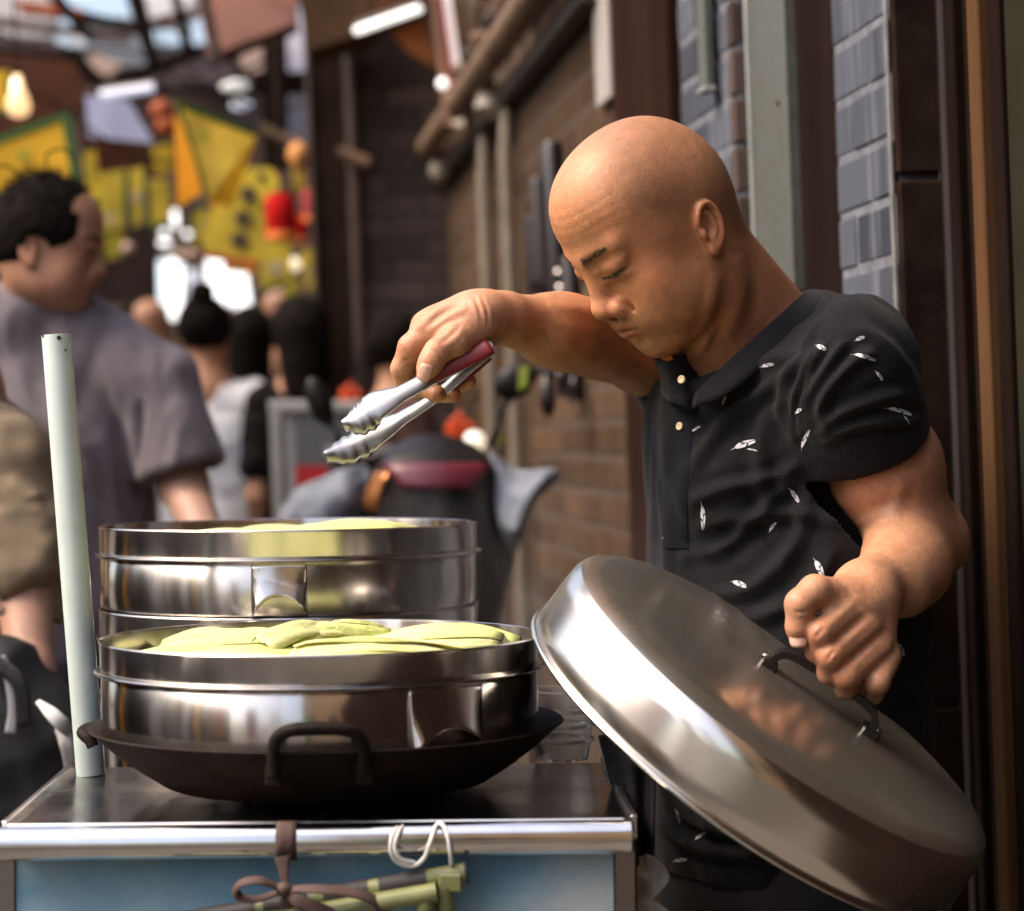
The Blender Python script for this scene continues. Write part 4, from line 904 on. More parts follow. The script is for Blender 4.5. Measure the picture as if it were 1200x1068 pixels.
def brick_meshes():
    for i in range(7):
        bm = bmesh.new(); rr_ = random.Random(i)
        pts = []
        for sx in (-1, 1):
            for sy in (-1, 1):
                for sz in (-1, 1):
                    j = lambda a: a + rr_.uniform(-.012, .012)
                    for c in ((1, .80, .86), (.955, 1, .86), (.955, .80, 1)): pts.append((.5 * sx * j(c[0]), .5 * sy * j(c[1]), .5 * sz * j(c[2])))
        for p in pts: bm.verts.new(p)
        bmesh.ops.convex_hull(bm, input=bm.verts); me = bpy.data.meshes.new('brick'); bm.to_mesh(me); bm.free(); BM.append(me)
brick_meshes()
def bricks(parent, o, dx, nrm_, length, z0, z1, bl, bh, m, joint=.008, depth=.03, proud=.0018, limit=300, keep=None):
    """courses of bricks on a wall face: o start, dx along the face, nrm_ outward"""
    nc = int((z1 - z0) / bh); cells = []
    for c in range(nc):
        x = -(bl + joint) * (.5 if c % 2 else 0.) ; z = z0 + (c + .5) * bh
        while x < length:
            a, b = max(0, x), min(length, x + bl)
            if b - a > .02: cells.append((a, b, z))
            x += bl + joint
    if keep: cells = [q for q in cells if keep(q)]
    mb = MB(); M_ = {}
    for i, (a, b, z) in enumerate(cells):
        pr = proud + random.uniform(-.0012, .0012); c = o + dx * ((a + b) / 2) + nrm_ * (pr - depth / 2); c = np.array((c[0], c[1], z))
        h = bh - joint + random.uniform(-.001, .001)
        if i < limit:
            me = BM[i % 7]; key = (me.name, m.name)
            if key not in BMC: me2 = me.copy(); me2.materials.append(m); BMC[key] = me2
            ob = bpy.data.objects.new('brick', BMC[key]); COL.objects.link(ob); ob.parent = parent
            ob.matrix_world = Matrix(((dx[0] * (b - a), nrm_[0] * depth, 0, c[0]), (dx[1] * (b - a), nrm_[1] * depth, 0, c[1]), (0, 0, h, c[2]), (0, 0, 0, 1)))
        else: mb.box(c, dx * (b - a) / 2, nrm_ * depth / 2, ZZ * h / 2, .003)
    if mb.n: tag(mb.build('brickwork', m, parent), kind='stuff')
BMC = {}
bgrey = brick_mat('grey_brick', (.072, .078, .095), (.22, .23, .26), .6)
mortar_l = mat('pale_mortar', (.145, .15, .17), spec=.04, rough=.95, var=.25, scale=40, bump=.6, bscale=90)
bdark = brick_mat('dark_brown_brick', (.105, .075, .066), (.15, .115, .105), .4); mortar_d = mat('dark_mortar', (.05, .036, .031), rough=.95, var=.2, scale=30, bump=.4, bscale=80)
btan = brick_mat('tan_brick', (.086, .053, .033), (.14, .09, .055), .6); mortar_t = mat('tan_mortar', (.066, .042, .028), rough=.95, var=.25, scale=30, bump=.5, bscale=80)
umber = mat('umber_paint', (.020, .012, .009), spec=.02, rough=.95, var=.25, scale=9, bump=.12, bscale=60, dirt=(.04, .026, .02), dscale=20, damt=.5)
umber2 = mat('dark_timber', (.014, .008, .006), spec=.02, rough=.95, var=.3, scale=14, stretch=(1, 1, .15), bump=.2, bscale=60)
# ground
gm = mat('paving', (.13, .115, .10), rough=.8, var=.25, scale=5, bump=.3, bscale=30, dirt=(.06, .05, .045), dscale=2.5, damt=.6)
MB().box((0, 0, -.06), (300, 0, 0), (0, 300, 0), (0, 0, .05)).build('ground', gm); tag(bpy.data.objects['ground'], kind='structure')
pav = tag(MB().box(W(14, -.35, -.0035), A_ * 26, RP * 1.95, ZZ * .0065).build('pavement', mat('paving_joints', (.07, .062, .055), rough=.9, bump=.3)), kind='structure')
slab = [bpy.data.meshes.new('slab') for _ in range(1)][0]
_b = MB().box((0, 0, 0), (.5, 0, 0), (0, .5, 0), (0, 0, .5), .012); slab.from_pydata([tuple(v) for v in np.concatenate(_b.V)], [], _b.F); slab.materials.append(gm)
for i in range(22):
    for j in range(8):
        ob = bpy.data.objects.new('paving_stone', slab); COL.objects.link(ob); ob.parent = pav; c = W(.5 + i * .5, -1.75 + j * .4 + .1, .006 + random.uniform(-.001, .001))
        ob.matrix_world = Matrix(((A_[0] * .49, RP[0] * .39, 0, c[0]), (A_[1] * .49, RP[1] * .39, 0, c[1]), (0, 0, .012, c[2]), (0, 0, 0, 1)))
# --- wall beside the vendor: brick pier, timber, trunking, more brick
S1, S2, S3, S4, S5, S6 = 2.517, 2.76, 2.95, 3.17, 3.56, 4.05
wl = empty('brick_pier', 'pale streaked grey brick pier behind the vendor with dark rendered side', 'wall')
abox(S1, S2, .80, 1.25, 0, 4.2, 'core', mortar_l, wl, .002)
bricks(wl, W(S2, .800, 0), -A_, -RP, S2 - S1, .42, 3.2, .150, .0715, bgrey, joint=.0065)
for k in range(5):
    za = .35 + k * .62; abox(S1 - .016, S1 - .0005, .797, .8575, za, za + .612, 'render_panel', umber, wl, .003)
abox(S1 - .006, S1 + .004, .7915, .7955, 0, 4.2, 'corner_bead', mat('worn_edge', (.15, .145, .14), rough=.8, var=.3, scale=40), wl, .001)
# --- door surround nearest the camera
dr = empty('door_surround', 'dark moulded timber door surround with a thin yellow line at the picture edge', 'door')
def uS(u, l): return l / math.tan(math.atan((u - 600) / FPX) - YAW)
lp = .8560
yel = mat('yellow_sealant', (.50, .27, .03), rough=.6, var=.35, scale=60); tanm = mat('tan_trim', (.085, .043, .020), rough=.9, spec=.03, var=.25, scale=20, stretch=(1, 1, .1)); olv = mat('olive_panel', (.022, .019, .012), spec=.03, rough=.9)
greyt = mat('grey_brown_trim', (.035, .027, .026), spec=.1, rough=.8, var=.2, scale=30, stretch=(1, 1, .1))
for (u0, u1, pr, m, nm) in ((1114, 1117.5, .004, yel, 'sealant_line'), (1118, 1122, .010, greyt, 'bead'), (1122.5, 1127, .004, umber2, 'fillet'), (1127.5, 1133, .012, greyt, 'bead'), (1133.5, 1139, .006, umber2, 'fillet'), (1139.5, 1146, .012, umber2, 'moulding'),
        (1146.5, 1164, .001, umber2, 'jamb'), (1164.5, 1178, .014, tanm, 'trim'), (1178.5, 1192, .004, umber2, 'rebate'), (1192.5, 1300, -.002, olv, 'door_panel')):
    abox(uS(u1, lp), uS(u0, lp), lp - pr, lp + .06, 0, 3.4, nm, m, dr, .002)
abox(.5, uS(1300, lp), .90, 1.0, 0, 3.4, 'door_leaf', umber2, dr, .003)
MB().lathe([(.0001, .003), (.004, .0025), (.006, 0)], W(uS(1158, lp), lp - .001, 1.3 + (497 - 107) / FPX * 2.36), -RP, 12).build('screw', mat('verdigris', (.05, .09, .05), rough=.5), dr)
# timber post and trunking
tp = tag(abox(S2 + .003, S3 - .002, .800, 1.2, 0, 4.2, 'timber_post', umber2, None, .004), 'dark timber post between the grey brick pier and the metal trunking', 'post')
ch = empty('metal_trunking', 'grey-green vertical metal trunking with folded edges behind his neck', 'trunking'); chm = mat('zinc_grey', (.095, .102, .088), rough=.5, var=.15, scale=50, metal=.2, dirt=(.10, .09, .07), dscale=22, damt=.5)
abox(S3 + .004, S4 - .014, .790, .84, 1.488, 4.2, 'face', chm, ch, .003); abox(S4 - .0135, S4 - .004, .783, .84, 1.486, 4.2, 'folded_edge', mat('zinc_edge', (.30, .31, .29), rough=.45, metal=.3), ch, .002); abox(S3 - .0005, S3 + .0035, .786, .84, 1.486, 4.2, 'folded_edge', chm, ch, .001)
for z in (1.75, 2.3): MB().lathe([(.0001, .003), (.003, .002), (.0045, 0)], W(S3 + .06, .790, z), -RP, 10).build('screw', umber, ch)
wr_ = empty('recess_wall', 'dark brick recess behind the metal trunking', 'wall')
abox(S3, S4, .845, 1.2, 0, 4.2, 'core', mortar_d, wr_, .002)
# grey brick return and its end, whose shade is put into darker bricks
w2 = empty('brick_wall', 'blue-grey brick wall behind his head beside the brown post', 'wall')
abox(S4 + .006, S5, .772, 1.2, 0, 4.2, 'core', mortar_l, w2, .002)
bricks(w2, W(S5, .772, 0), -A_, -RP, S5 - S4 - .006, 1.0, 3.2, .20, .0715, bgrey, joint=.010)
bricks(w2, W(S4 + .006, .766, 0), RP, -A_, .09, 1.0, 3.2, .17, .0715, bdark, joint=.006, limit=40)
pl_ = abox(3.52, 3.56, .76, .771, 1.62, 1.74, 'plaster_patch', mat('cream_plaster', (.42, .37, .24), rough=.9), w2, .002)
cdt = empty('conduit', 'short grey conduit on the brick wall above his head', 'conduit'); sc_ = uS(842, .75)
abox(sc_ - .02, sc_ + .02, .745, .763, 1.30 + (503 - 107) / FPX * 3.36, 4.2, 'channel', chm, cdt, .004); abox(sc_ - .024, sc_ + .024, .742, .763, 1.30 + (503 - 110) / FPX * 3.36, 1.30 + (503 - 104) / FPX * 3.36, 'end_lip', mat('zinc_edge', ()), cdt, .002)
ps = tag(abox(S5 + .003, S6, .748, 1.2, 0, 4.2, 'timber_pillar', mat('red_brown_timber', (.024, .011, .008), spec=.02, rough=.95, var=.25, scale=12, stretch=(1, 1, .15), bump=.15), None, .006), 'dark red-brown timber pillar behind the top of his head', 'pillar')
# tan brick wall
w3 = empty('brick_wall', 'long warm tan brick wall running back along the alley', 'wall')
abox(S6 + .003, 7.3, .772, 1.2, 0, 4.2, 'core', mortar_t, w3, .002)
bricks(w3, W(7.3, .772, 0), -A_, -RP, 7.3 - S6, .75, 2.6, .235, .0715, btan, joint=.010, keep=lambda q: True, limit=300)
pt = tag(abox(uS(735, .76), uS(721, .76) + .02, .752, .765, 1.30 + (506 - 112) / FPX * 4.15, 3.0, 'wall_plate', mat('pale_board', (.34, .30, .27), rough=.6), None, .003), 'pale narrow board high on the tan wall by the brown pillar', 'board')
# eave beam with rafters, lamp, pipes
ev = empty('eave', 'sloping timber eave running along the top of the tan wall', 'eave'); wood = mat('weathered_wood', (.15, .088, .048), rough=.65, var=.3, scale=12, stretch=(1, 1, 1), bump=.3, bscale=40); wood_d = mat('dark_wood', (.040, .024, .015), rough=.6, var=.3, scale=10, bump=.3, bscale=40)
MB().tube([W(4.2, .68, 2.215), W(6.9, .68, 2.215)], .036, 14).build('beam', wood, ev, auto=50); abox(4.2, 7.25, .72, .765, 2.13, 2.17, 'ledger', wood_d, ev)
for i in range(7):
    s_ = 4.4 + i * .235; MB().tube([W(s_, .78, 2.30), W(s_, .645, 2.262)], .022, 9).build('rafter', wood_d if i % 2 else wood, ev)
abox(4.2, 5.2, .64, 1.2, 2.335, 2.36, 'roof_board', wood_d, ev)
lam = empty('wall_lamp', 'conical enamel wall lamp under the eave', 'lamp'); c_ = P(578, 80, 5.6)
enam = mat('frosted_shade', (.30, .25, .19), rough=.35, var=.2, scale=20)
MB().lathe([(.010, .0), (.016, -.004), (.030, -.035), (.044, -.070), (.052, -.100), (.048, -.105), (.040, -.07), (.012, -.01)], c_, ZZ, 28).build('shade', enam, lam, auto=50)
MB().lathe([(.0001, -.125), (.02, -.122), (.034, -.108), (.036, -.095), (.02, -.06)], c_, ZZ, 20).build('globe', mat('lamp_glass', (.5, .42, .30), rough=.2), lam, smooth=True)
MB().tube(spline([c_ + ZZ * -.002, c_ + ZZ * .05, c_ + ZZ * .09 + RP * .05, c_ + ZZ * .08 + RP * .14], 14), .006, 8).build('bracket', wood_d, lam)
MB().box(c_ + RP * .13 + ZZ * -.13, RP * .06, A_ * .02, ZZ * .008, .003).build('shelf_bracket', wood_d, lam)
lm2 = empty('wall_lamp', 'small round lamp lower down at the far end of the eave', 'lamp'); c2_ = P(517, 200, 6.9)
MB().lathe([(.0001, .04), (.028, .03), (.038, 0), (.030, -.028), (.0001, -.04)], c2_, ZZ, 20).build('globe', enam, lm2, smooth=True); MB().tube(spline([c2_ + ZZ * .035, c2_ + ZZ * .10 + RP * .03, P(545, 150, 6.9), P(560, 160, 6.95) + RP * .1], 14), .010, 8).build('arm', wood, lm2)
ppm = mat('pale_pipe', (.15, .115, .08), rough=.5, var=.2, scale=12)
for u, r, lab in ((604, .020, 'pale downpipe on the tan wall, the one nearer the vendor'), (577, .020, 'pale downpipe on the tan wall, the one nearer the alley end')):
    s_ = uS(u, .73); tag(MB().tube([W(s_, .735, .0), W(s_, .735, 2.0), W(s_ + .04, .75, 2.14)], r, 14).build('downpipe', ppm, None, auto=50), lab, 'pipe', 'pale downpipes')
drk = mat('black_lacquer', (.016, .010, .010), rough=.3, var=.2)
rk = empty('wall_rack', 'black stepped rack of dark cylinders fixed to the tan wall left of his face', 'rack')
for (u, v0, v1, r, d) in ((647, 166, 360, .024, 4.75), (631, 208, 366, .020, 4.85), (622, 252, 372, .016, 4.92), (668, 300, 470, .022, 4.7), (652, 330, 465, .014, 4.75)):
    a, b = P(u, v0, d), P(u + 8, v1, d); MB().lathe([(.0001, 0), (r * .8, .002), (r, .010), (r, np.linalg.norm(b - a))], a, nrm(b - a), 16).build('cylinder', drk, rk, auto=50)
MB().box(P(648, 335, 4.78), rgt * .055, fwd * .02, upv * .012, .004).build('bracket', drk, rk)
for (u, v) in ((655, 320), (657, 338)): MB().lathe([(.0001, .008), (.008, .005), (.010, 0), (.006, -.006)], P(u, v, 4.7), nrm(-fwd), 12).build('valve', steel('valve_steel', (.5, .45, .42), .25), rk, smooth=True)
# building that closes the view: dark brick end wall and timber posts
w4 = empty('brick_building', 'dark brown brick end wall standing out into the alley', 'building')
abox(7.3, 9.5, .463, 1.2, 0, 4.5, 'core', mortar_d, w4, .002)
bricks(w4, W(7.3, .463, 0), RP, -A_, .34, .9, 3.1, .235, .0715, bdark, joint=.009)
abox(7.24, 7.30, .455, .478, 0, 4.5, 'corner_strip', mat('corner_wood', (.085, .055, .042), rough=.6), w4, .003)
tpo = tag(abox(7.45, 7.6, .335, .452, 0, 4.5, 'timber_pillar', mat('brown_timber', (.036, .021, .015), spec=.03, rough=.95, var=.25, scale=10), None, .004), 'dark timber pillar left of the brick end wall', 'pillar'); abox(7.43, 7.449, .333, .345, 0, 4.5, 'edge_strip', mat('corner_wood', ()), tpo, .002)
for (u0, v0, u1, v1, d, lab) in ((396, 178, 432, 192, 7.2, 'short pale wooden bar across the dark timber pillar'),):
    tag(MB().tube([P(u0, v0, d), P(u1, v1, d)], .022, 10).build('wooden_bar', wood, None), lab, 'bar')
# left side of the alley, low shop row, and what stands behind the camera, partly added for bounce and reflections
plas = mat('grimy_plaster', (.30, .27, .24), rough=.9, var=.25, scale=2.5, bump=.2, bscale=20, dirt=(.12, .10, .085), dscale=1.6, damt=.7)
rbr0 = mat('faded_brown_boards', (.16, .10, .07), rough=.8, var=.3, scale=3)
lh = empty('shop_row', 'low plastered shop row along the left side of the alley', 'building')
abox(-1.0, 5.5, -3.7, -3.4, 0, 2.6, 'reflection_backing', umber, lh); abox(5.6, 26, -2.6, -1.75, 0, 2.9, 'back_wall', rbr0, lh)  # first wall is unseen, added dark so gaps between banners reflect dark
rt = mat('roof_tile', (.08, .075, .075), rough=.8, var=.3, scale=12)
abox(5.4, 26.2, -2.9, -1.55, 2.95, 3.05, 'roof', rt, lh)
sg = empty('shop_sign', 'bright green upright shop sign behind the camera, mirrored in the pots', 'sign'); abox(-1.9, -1.84, -.62, -.50, .5, 2.1, 'board', mat('green_sign', (.02, .40, .08), rough=.4), sg); abox(-1.93, -1.81, -.64, -.48, .0, .499, 'foot', umber2, sg); abox(-1.93, -1.81, -.65, -.47, 2.101, 2.13, 'cap', umber2, sg)
def tcloth(name, col):
    m = mat(name, col, rough=.85, var=.08, scale=6); nt = m.node_tree; b = nt.nodes['Principled BSDF']; o = nt.nodes['Material Output']; t = nt.nodes.new('ShaderNodeBsdfTranslucent'); x = nt.nodes.new('ShaderNodeMixShader'); x.inputs[0].default_value = .5
    nt.links.new(b.inputs['Base Color'].links[0].from_socket, t.inputs['Color']); nt.links.new(b.outputs[0], x.inputs[1]); nt.links.new(t.outputs[0], x.inputs[2]); nt.links.new(x.outputs[0], o.inputs['Surface']); return m
_pc = np.array((-.18, 2.05, 0.))
for (ang, dist, w, m, lab) in ((-116, 2.6, .16, tcloth('yellow_cloth', (.85, .55, .04)), 'unseen yellow cloth banner added left of the cart for reflections'), (-86, 2.7, .42, tcloth('white_cloth', (.86, .86, .86)), 'unseen broad white cloth banner added left of the cart for reflections'), (-66, 2.7, .22, tcloth('white_cloth', ()), 'unseen narrow white cloth banner added left behind the camera for reflections'), (-59, 2.6, .15, tcloth('yellow_cloth', ()), 'unseen narrow yellow cloth banner added left behind the camera for reflections'),
        (-47, 2.9, .34, tcloth('copper_cloth', (.62, .30, .14)), 'unseen copper coloured cloth banner added left behind the camera for reflections'), (-30, 3.3, .30, tcloth('pink_cloth', (.55, .32, .34)), 'unseen dusty pink cloth banner added behind the camera for reflections'), (-18, 3.6, .26, tcloth('white_cloth', ()), 'unseen white cloth banner added straight behind the camera for reflections'), (26, 3.4, .16, tcloth('white_cloth', ()), 'unseen slim white cloth banner added by the shop wall for reflections')):
    b = empty('reflection_banner', lab, 'banner', 'unseen banners added for reflections in the steel'); dv_ = np.array((math.sin(R(ang)), -math.cos(R(ang)), 0)); c = _pc + dv_ * dist; sd = np.array((-dv_[1], dv_[0], 0))  # unseen banners added to show as coloured streaks in the steel
    MB().box(c + ZZ * 1.3, sd * w / 2, dv_ * .003, ZZ * .85, .001).build('cloth', m, b); MB().tube([c + ZZ * 2.165 - sd * (w / 2 + .05), c + ZZ * 2.165 + sd * (w / 2 + .05)], .012, 8).build('rod', wood_d, b); MB().tube([c + ZZ * 2.165 + sd * (w / 2 + .04), c * np.array((1, 1, 0)) + sd * (w / 2 + .04)], .012, 8).build('stand', wood_d, b)
warmp = mat('bounce_ochre', (.74, .45, .22), rough=.9, var=.2, scale=2.5, bump=.2, bscale=20, dirt=(.30, .18, .10), dscale=1.6, damt=.6)
bb = empty('bounce_facade', 'unseen ochre house added behind the camera to bounce warm light', 'building'); abox(-5.0, -4.0, -1.2, 2.6, 0, 6.5, 'wall', warmp, bb); abox(-5.2, -3.8, -1.3, 2.7, 6.51, 6.65, 'roof', rt, bb)  # unseen house, added tall and ochre for warm bounce light
for i in range(3): abox(-4.0, -3.98, -.9 + i * 1.1, -.45 + i * 1.1, 1.0, 2.2, 'window', mat('dark_glass', (.03, .035, .04), rough=.1), bb)
rw_ = empty('shop_wall', 'dark timber shop wall beside the camera', 'wall'); abox(-6, .45, .92, 1.2, 0, 3.4, 'boards', umber2, rw_); abox(-6, .45, 1.0, 1.6, 3.41, 3.5, 'roof', rt, rw_)
# ================================================================== what fills the alley further back
def slabq(pts, d, th, name, m, parent=None, dd=None):
    """flat panel from its four corners (picture direction) at distance d (dd: extra distance per corner), real thickness th"""
    dd = dd or (0, 0, 0, 0); q = np.array([P(u, v, d + e) for (u, v), e in zip(pts, dd)]); n = nrm(np.cross(q[1] - q[0], q[3] - q[0])); n = n if n @ fwd > 0 else -n
    return MB().add(np.concatenate([q, q + n * th]), [(0, 1, 2, 3), (7, 6, 5, 4), (0, 4, 5, 1), (1, 5, 6, 2), (2, 6, 7, 3), (3, 7, 4, 0)]).build(name, m, parent)
def cloth_mat(name, col, var=.14, scale=9):
    m = mat(name, col, rough=.75, var=var, scale=scale); nt = m.node_tree; b = nt.nodes['Principled BSDF']; o = nt.nodes['Material Output']; t = nt.nodes.new('ShaderNodeBsdfTranslucent'); a = nt.nodes.new('ShaderNodeMixShader'); a.inputs[0].default_value = .35
    nt.links.new(b.inputs['Base Color'].links[0].from_socket, t.inputs['Color']); nt.links.new(b.outputs[0], a.inputs[1]); nt.links.new(t.outputs[0], a.inputs[2]); nt.links.new(a.outputs[0], o.inputs['Surface']); return m
ban_y = cloth_mat('banner_yellow', (.98, .64, .035)); ban_g = mat('banner_green', (.035, .12, .020), rough=.7); ban_l = cloth_mat('banner_lime', (.78, .60, .06), .25); prt = mat('banner_print', (.52, .50, .05), rough=.7); dkp = mat('banner_dark_print', (.07, .045, .02), rough=.7); orr = cloth_mat('banner_orange', (.98, .46, .025)); rdm = mat('banner_red', (.45, .03, .02), rough=.7)
def banner(pts, d, label, m=ban_y, border=.14, dd=(0, 0, 0, 0), sides=(1, 1, 0, 1), prints=(), pm=None, bm_=None, group='yellow banners over the alley'):
    o = empty('banner', label, 'banner', group); pts = np.array(pts, float)
    slabq(pts, d, .004, 'cloth', m, o, dd)
    q = np.array([P(u, v, d + e) for (u, v), e in zip(pts, dd)]); n = nrm(np.cross(q[1] - q[0], q[3] - q[0])); n = n if n @ fwd < 0 else -n; c = q.mean(0)
    for i in range(4):
        if not sides[i]: continue
        a, b = q[i], q[(i + 1) % 4]; ia, ib = a + (c - a) * border, b + (c - b) * border
        F = np.array([a + (a - c) * .02, b + (b - c) * .02, ib, ia]) + n * .005; MB().add(np.concatenate([F, F - n * .003]), [(0, 1, 2, 3), (7, 6, 5, 4), (0, 4, 5, 1), (1, 5, 6, 2), (2, 6, 7, 3), (3, 7, 4, 0)]).build('border', bm_ or ban_g, o)
    for (s_, t, r) in prints:
        p_ = (q[0] * (1 - s_) + q[1] * s_) * (1 - t) + (q[3] * (1 - s_) + q[2] * s_) * t + n * .0045; ex = nrm(q[1] - q[0]); ey = np.cross(n, ex); mb = MB()
        for k in range(5):      # brush-like strokes, one written mark
            ang = (0, 0, 1.57, .8, -.8)[k]; e1 = ex * math.cos(ang) + ey * math.sin(ang); mb.box(p_ + ey * r * (.6, -.5, .0, -.2, -.2)[k] + ex * r * (0, 0, .1, -.5, .5)[k], e1 * r * (1, .8, .9, .5, .5)[k], np.cross(n, e1) * r * .14, n * .001)
        mb.build('print_mark', pm or prt, o)
    return o
pr6 = [(a, b, .016) for a in (.25, .5, .75) for b in (.2, .45, .7)]
banner([(-60, 182), (80, 132), (94, 222), (-40, 350)], 6.0, 'large orange-yellow banner with green edge above the man in the grey tee', cloth_mat('banner_amber', (1.0, .62, .04), .1, 6), .11, prints=[(.6, .25, .02), (.6, .5, .02), (.75, .6, .02)], sides=(1, 1, 0, 0))
banner([(-30, 80), (13, 84), (10, 128), (-30, 150)], 7.0, 'narrow yellow banner cut off by the picture edge', ban_y, .2, sides=(0, 1, 1, 0))
banner([(205, 118), (302, 156), (272, 244), (243, 236)], 6.2, 'kite-shaped yellow-green banner with a dark green top edge', cloth_mat('banner_pale', (.96, .74, .12), .25, 7), .11, dd=(0, .1, .15, 0), sides=(1, 0, 0, 1), prints=[(.25, .3, .022), (.55, .55, .02), (.72, .3, .02), (.5, .85, .016), (.35, .65, .014)])
banner([(204, 132), (218, 150), (236, 226), (208, 244)], 6.35, 'orange strip of banner behind the kite-shaped one', orr, .1, sides=(0, 0, 0, 0))
banner([(104, 206), (148, 198), (146, 266), (112, 274)], 8.0, 'small square yellow banner beyond the face of the man in the grey tee', ban_l, .12, sides=(0, 1, 0, 0), prints=[(.5, .8, .022)], pm=mat('pale_print', (.6, .5, .4), rough=.7))
banner([(150, 200), (169, 195), (168, 262), (154, 268)], 8.3, 'slim yellow banner second from the square one', ban_l, .15, sides=(0, 1, 0, 1), prints=[(.5, .5, .02)], pm=mat('pale_print', ()))
banner([(172, 212), (196, 208), (201, 258), (176, 272)], 8.6, 'slim yellow banner beside the white lamps', ban_l, .15, sides=(0, 0, 1, 1))
gb = empty('banner', 'gourd-shaped yellow banner with dark round prints and a red hem', 'banner', 'yellow banners over the alley')
gp = [P(u, v, 7.4) for u, v in ((292, 196), (318, 197), (329, 212), (324, 232), (306, 240), (312, 262), (304, 306), (240, 296), (236, 276), (248, 246), (270, 236), (276, 214))]; gq = np.array(gp + [p_ + fwd * .004 for p_ in gp]); m_ = len(gp)
MB().add(gq, [tuple(range(m_))[::-1], tuple(range(m_, 2 * m_))] + [(i, (i + 1) % m_, m_ + (i + 1) % m_, m_ + i) for i in range(m_)]).build('cloth', ban_l, gb)
for (u, v, r) in ((291, 228, .028), (285, 256, .028), (281, 282, .030), (307, 208, .014)): MB().lathe([(.0001, .003), (r, .003), (r, -.002)], P(u, v, 7.395), -fwd, 16).build('print_mark', dkp, gb)
slabq([(240, 297), (304, 306), (300, 312), (238, 303)], 7.39, .003, 'hem', rdm, gb)
for k, (pts, lab) in enumerate((([(303, 286), (342, 276), (340, 330), (306, 342)], 'yellow banner under the red lantern'), ([(350, 296), (383, 284), (384, 334), (362, 342)], 'yellow banner beside the timber pillar'), ([(250, 240), (262, 236), (240, 282), (228, 290)], 'thin orange-yellow banner left of the gourd-shaped one'))):
    banner(pts, 8.2 + .3 * k, lab, (ban_l, ban_l, orr)[k], .1, sides=(0, 0, 1, 0), prints=[(.5, .6, .03)], pm=mat('pale_print', ()))
mat('lantern_red', (.38, .006, .006), rough=.8, spec=.1)
for (pts, d, m, lab) in (([(96, 178), (112, 172), (116, 216), (100, 222)], 7.6, ban_y, 'yellow banner tucked behind the large one'), ([(226, 246), (244, 242), (240, 286), (224, 290)], 8.8, ban_l, 'yellow banner below the kite-shaped one'), ([(262, 300), (300, 306), (298, 322), (262, 318)], 9.5, orr, 'orange banner strip above the lit windows'), ([(330, 330), (352, 322), (350, 352), (334, 358)], 9.2, ban_l, 'yellow banner low between the lantern and the pillar'), ([(120, 276), (146, 270), (144, 300), (124, 306)], 9.8, ban_l, 'low yellow banner below the square one'), ([(340, 196), (356, 190), (358, 222), (344, 226)], 9.0, orr, 'orange banner between the two lanterns'), ([(176, 170), (200, 166), (202, 200), (180, 204)], 9.3, ban_y, 'yellow banner left of the orange strip')):
    banner(pts, d, lab, m, .12, sides=(1, 0, 0, 1), prints=[(.5, .35, .02), (.5, .7, .02)])
for (u, v, h, d, m, lab) in ((352, 268, .10, 9.0, mat('lantern_red', ()), 'small dark red lantern between the two larger ones'), (318, 210, .08, 9.6, mat('lantern_red', ()), 'small red lantern above the deep red one'), (329, 253, .140, 7.0, mat('lantern_red', ()), 'deep red cylinder lantern with gold fringe hanging left of the timber pillar'), (367, 240, .115, 8.2, mat('lantern_pink', (.36, .045, .05), rough=.8, spec=.1), 'faded pinkish lantern hanging closest to the timber pillar')):
    o = empty('lantern', lab, 'lantern', 'red lanterns'); c = P(u, v, d); r = h * .36
    MB().lathe([(r * .6, h * .5), (r * .95, h * .40), (r, 0), (r * .95, -h * .36), (r * .7, -h * .42)], c, ZZ, 24).build('shade', m, o, auto=50); MB().lathe([(.001, h * .56), (r * .62, h * .54), (r * .62, h * .48)], c, ZZ, 20).build('top_cap', ban_g if u > 350 else wood_d, o, auto=50)
    MB().lathe([(r * .9, -h * .36), (r * 1.0, -h * .40), (r * .95, -h * .56), (r * .9, -h * .56)], c, ZZ, 24).build('fringe', mat('gold_fringe', (.65, .16, .02), rough=.7), o, auto=50); MB().tube([c + ZZ * h * .5, c + ZZ * (h * .5 + .5)], .003, 6).build('cord', wood_d, o)
# lit things far down the alley
def glow(name, c, s): return mat(name, (.8, .8, .8), rough=.6, emit=c, estr=s * .20)
gw = glow('lit_shop_white', (1, .98, .95), 4.0); gb_ = glow('lit_shop_blue', (.75, .92, 1), 2.6); gwm = glow('warm_bulb', (1, .70, .38), 7.0); gl = glow('lavender_panel', (.55, .58, .85), .55); gt = glow('tube_white', (1, .95, .86), 3.0)
for (pts, d, m, lab) in (([(182, 306), (198, 304), (198, 362), (181, 362)], 17, gb_, 'bluish lit shop window far down the alley'), ([(198, 302), (213, 302), (212, 374), (196, 374)], 16.8, gw, 'tall white lit shop window far down the alley'), ([(242, 304), (270, 304), (276, 356), (242, 358)], 17.2, gw, 'broad white lit shop window far down the alley'), ([(272, 318), (288, 320), (295, 370), (276, 372)], 16.6, gw, 'slanting white lit shop window beside the broad one'), ([(217, 316), (235, 316), (233, 350), (218, 354)], 17.5, gl, 'lavender lit window between the white ones'), ([(308, 344), (326, 334), (322, 346), (310, 358)], 15.5, gw, 'small lit window over the dark-haired heads')):
    o = empty('lit_window', lab, 'window', 'lit shop windows far down the alley'); slabq(pts, d, .05, 'pane', m, o); q = np.array([P(u, v, d + .06) for u, v in pts]); c = q.mean(0); slabq([(u + (u - np.mean([a for a, b in pts])) * .12, v + (v - np.mean([b for a, b in pts])) * .06) for u, v in pts], d + .06, .05, 'frame', umber, o)
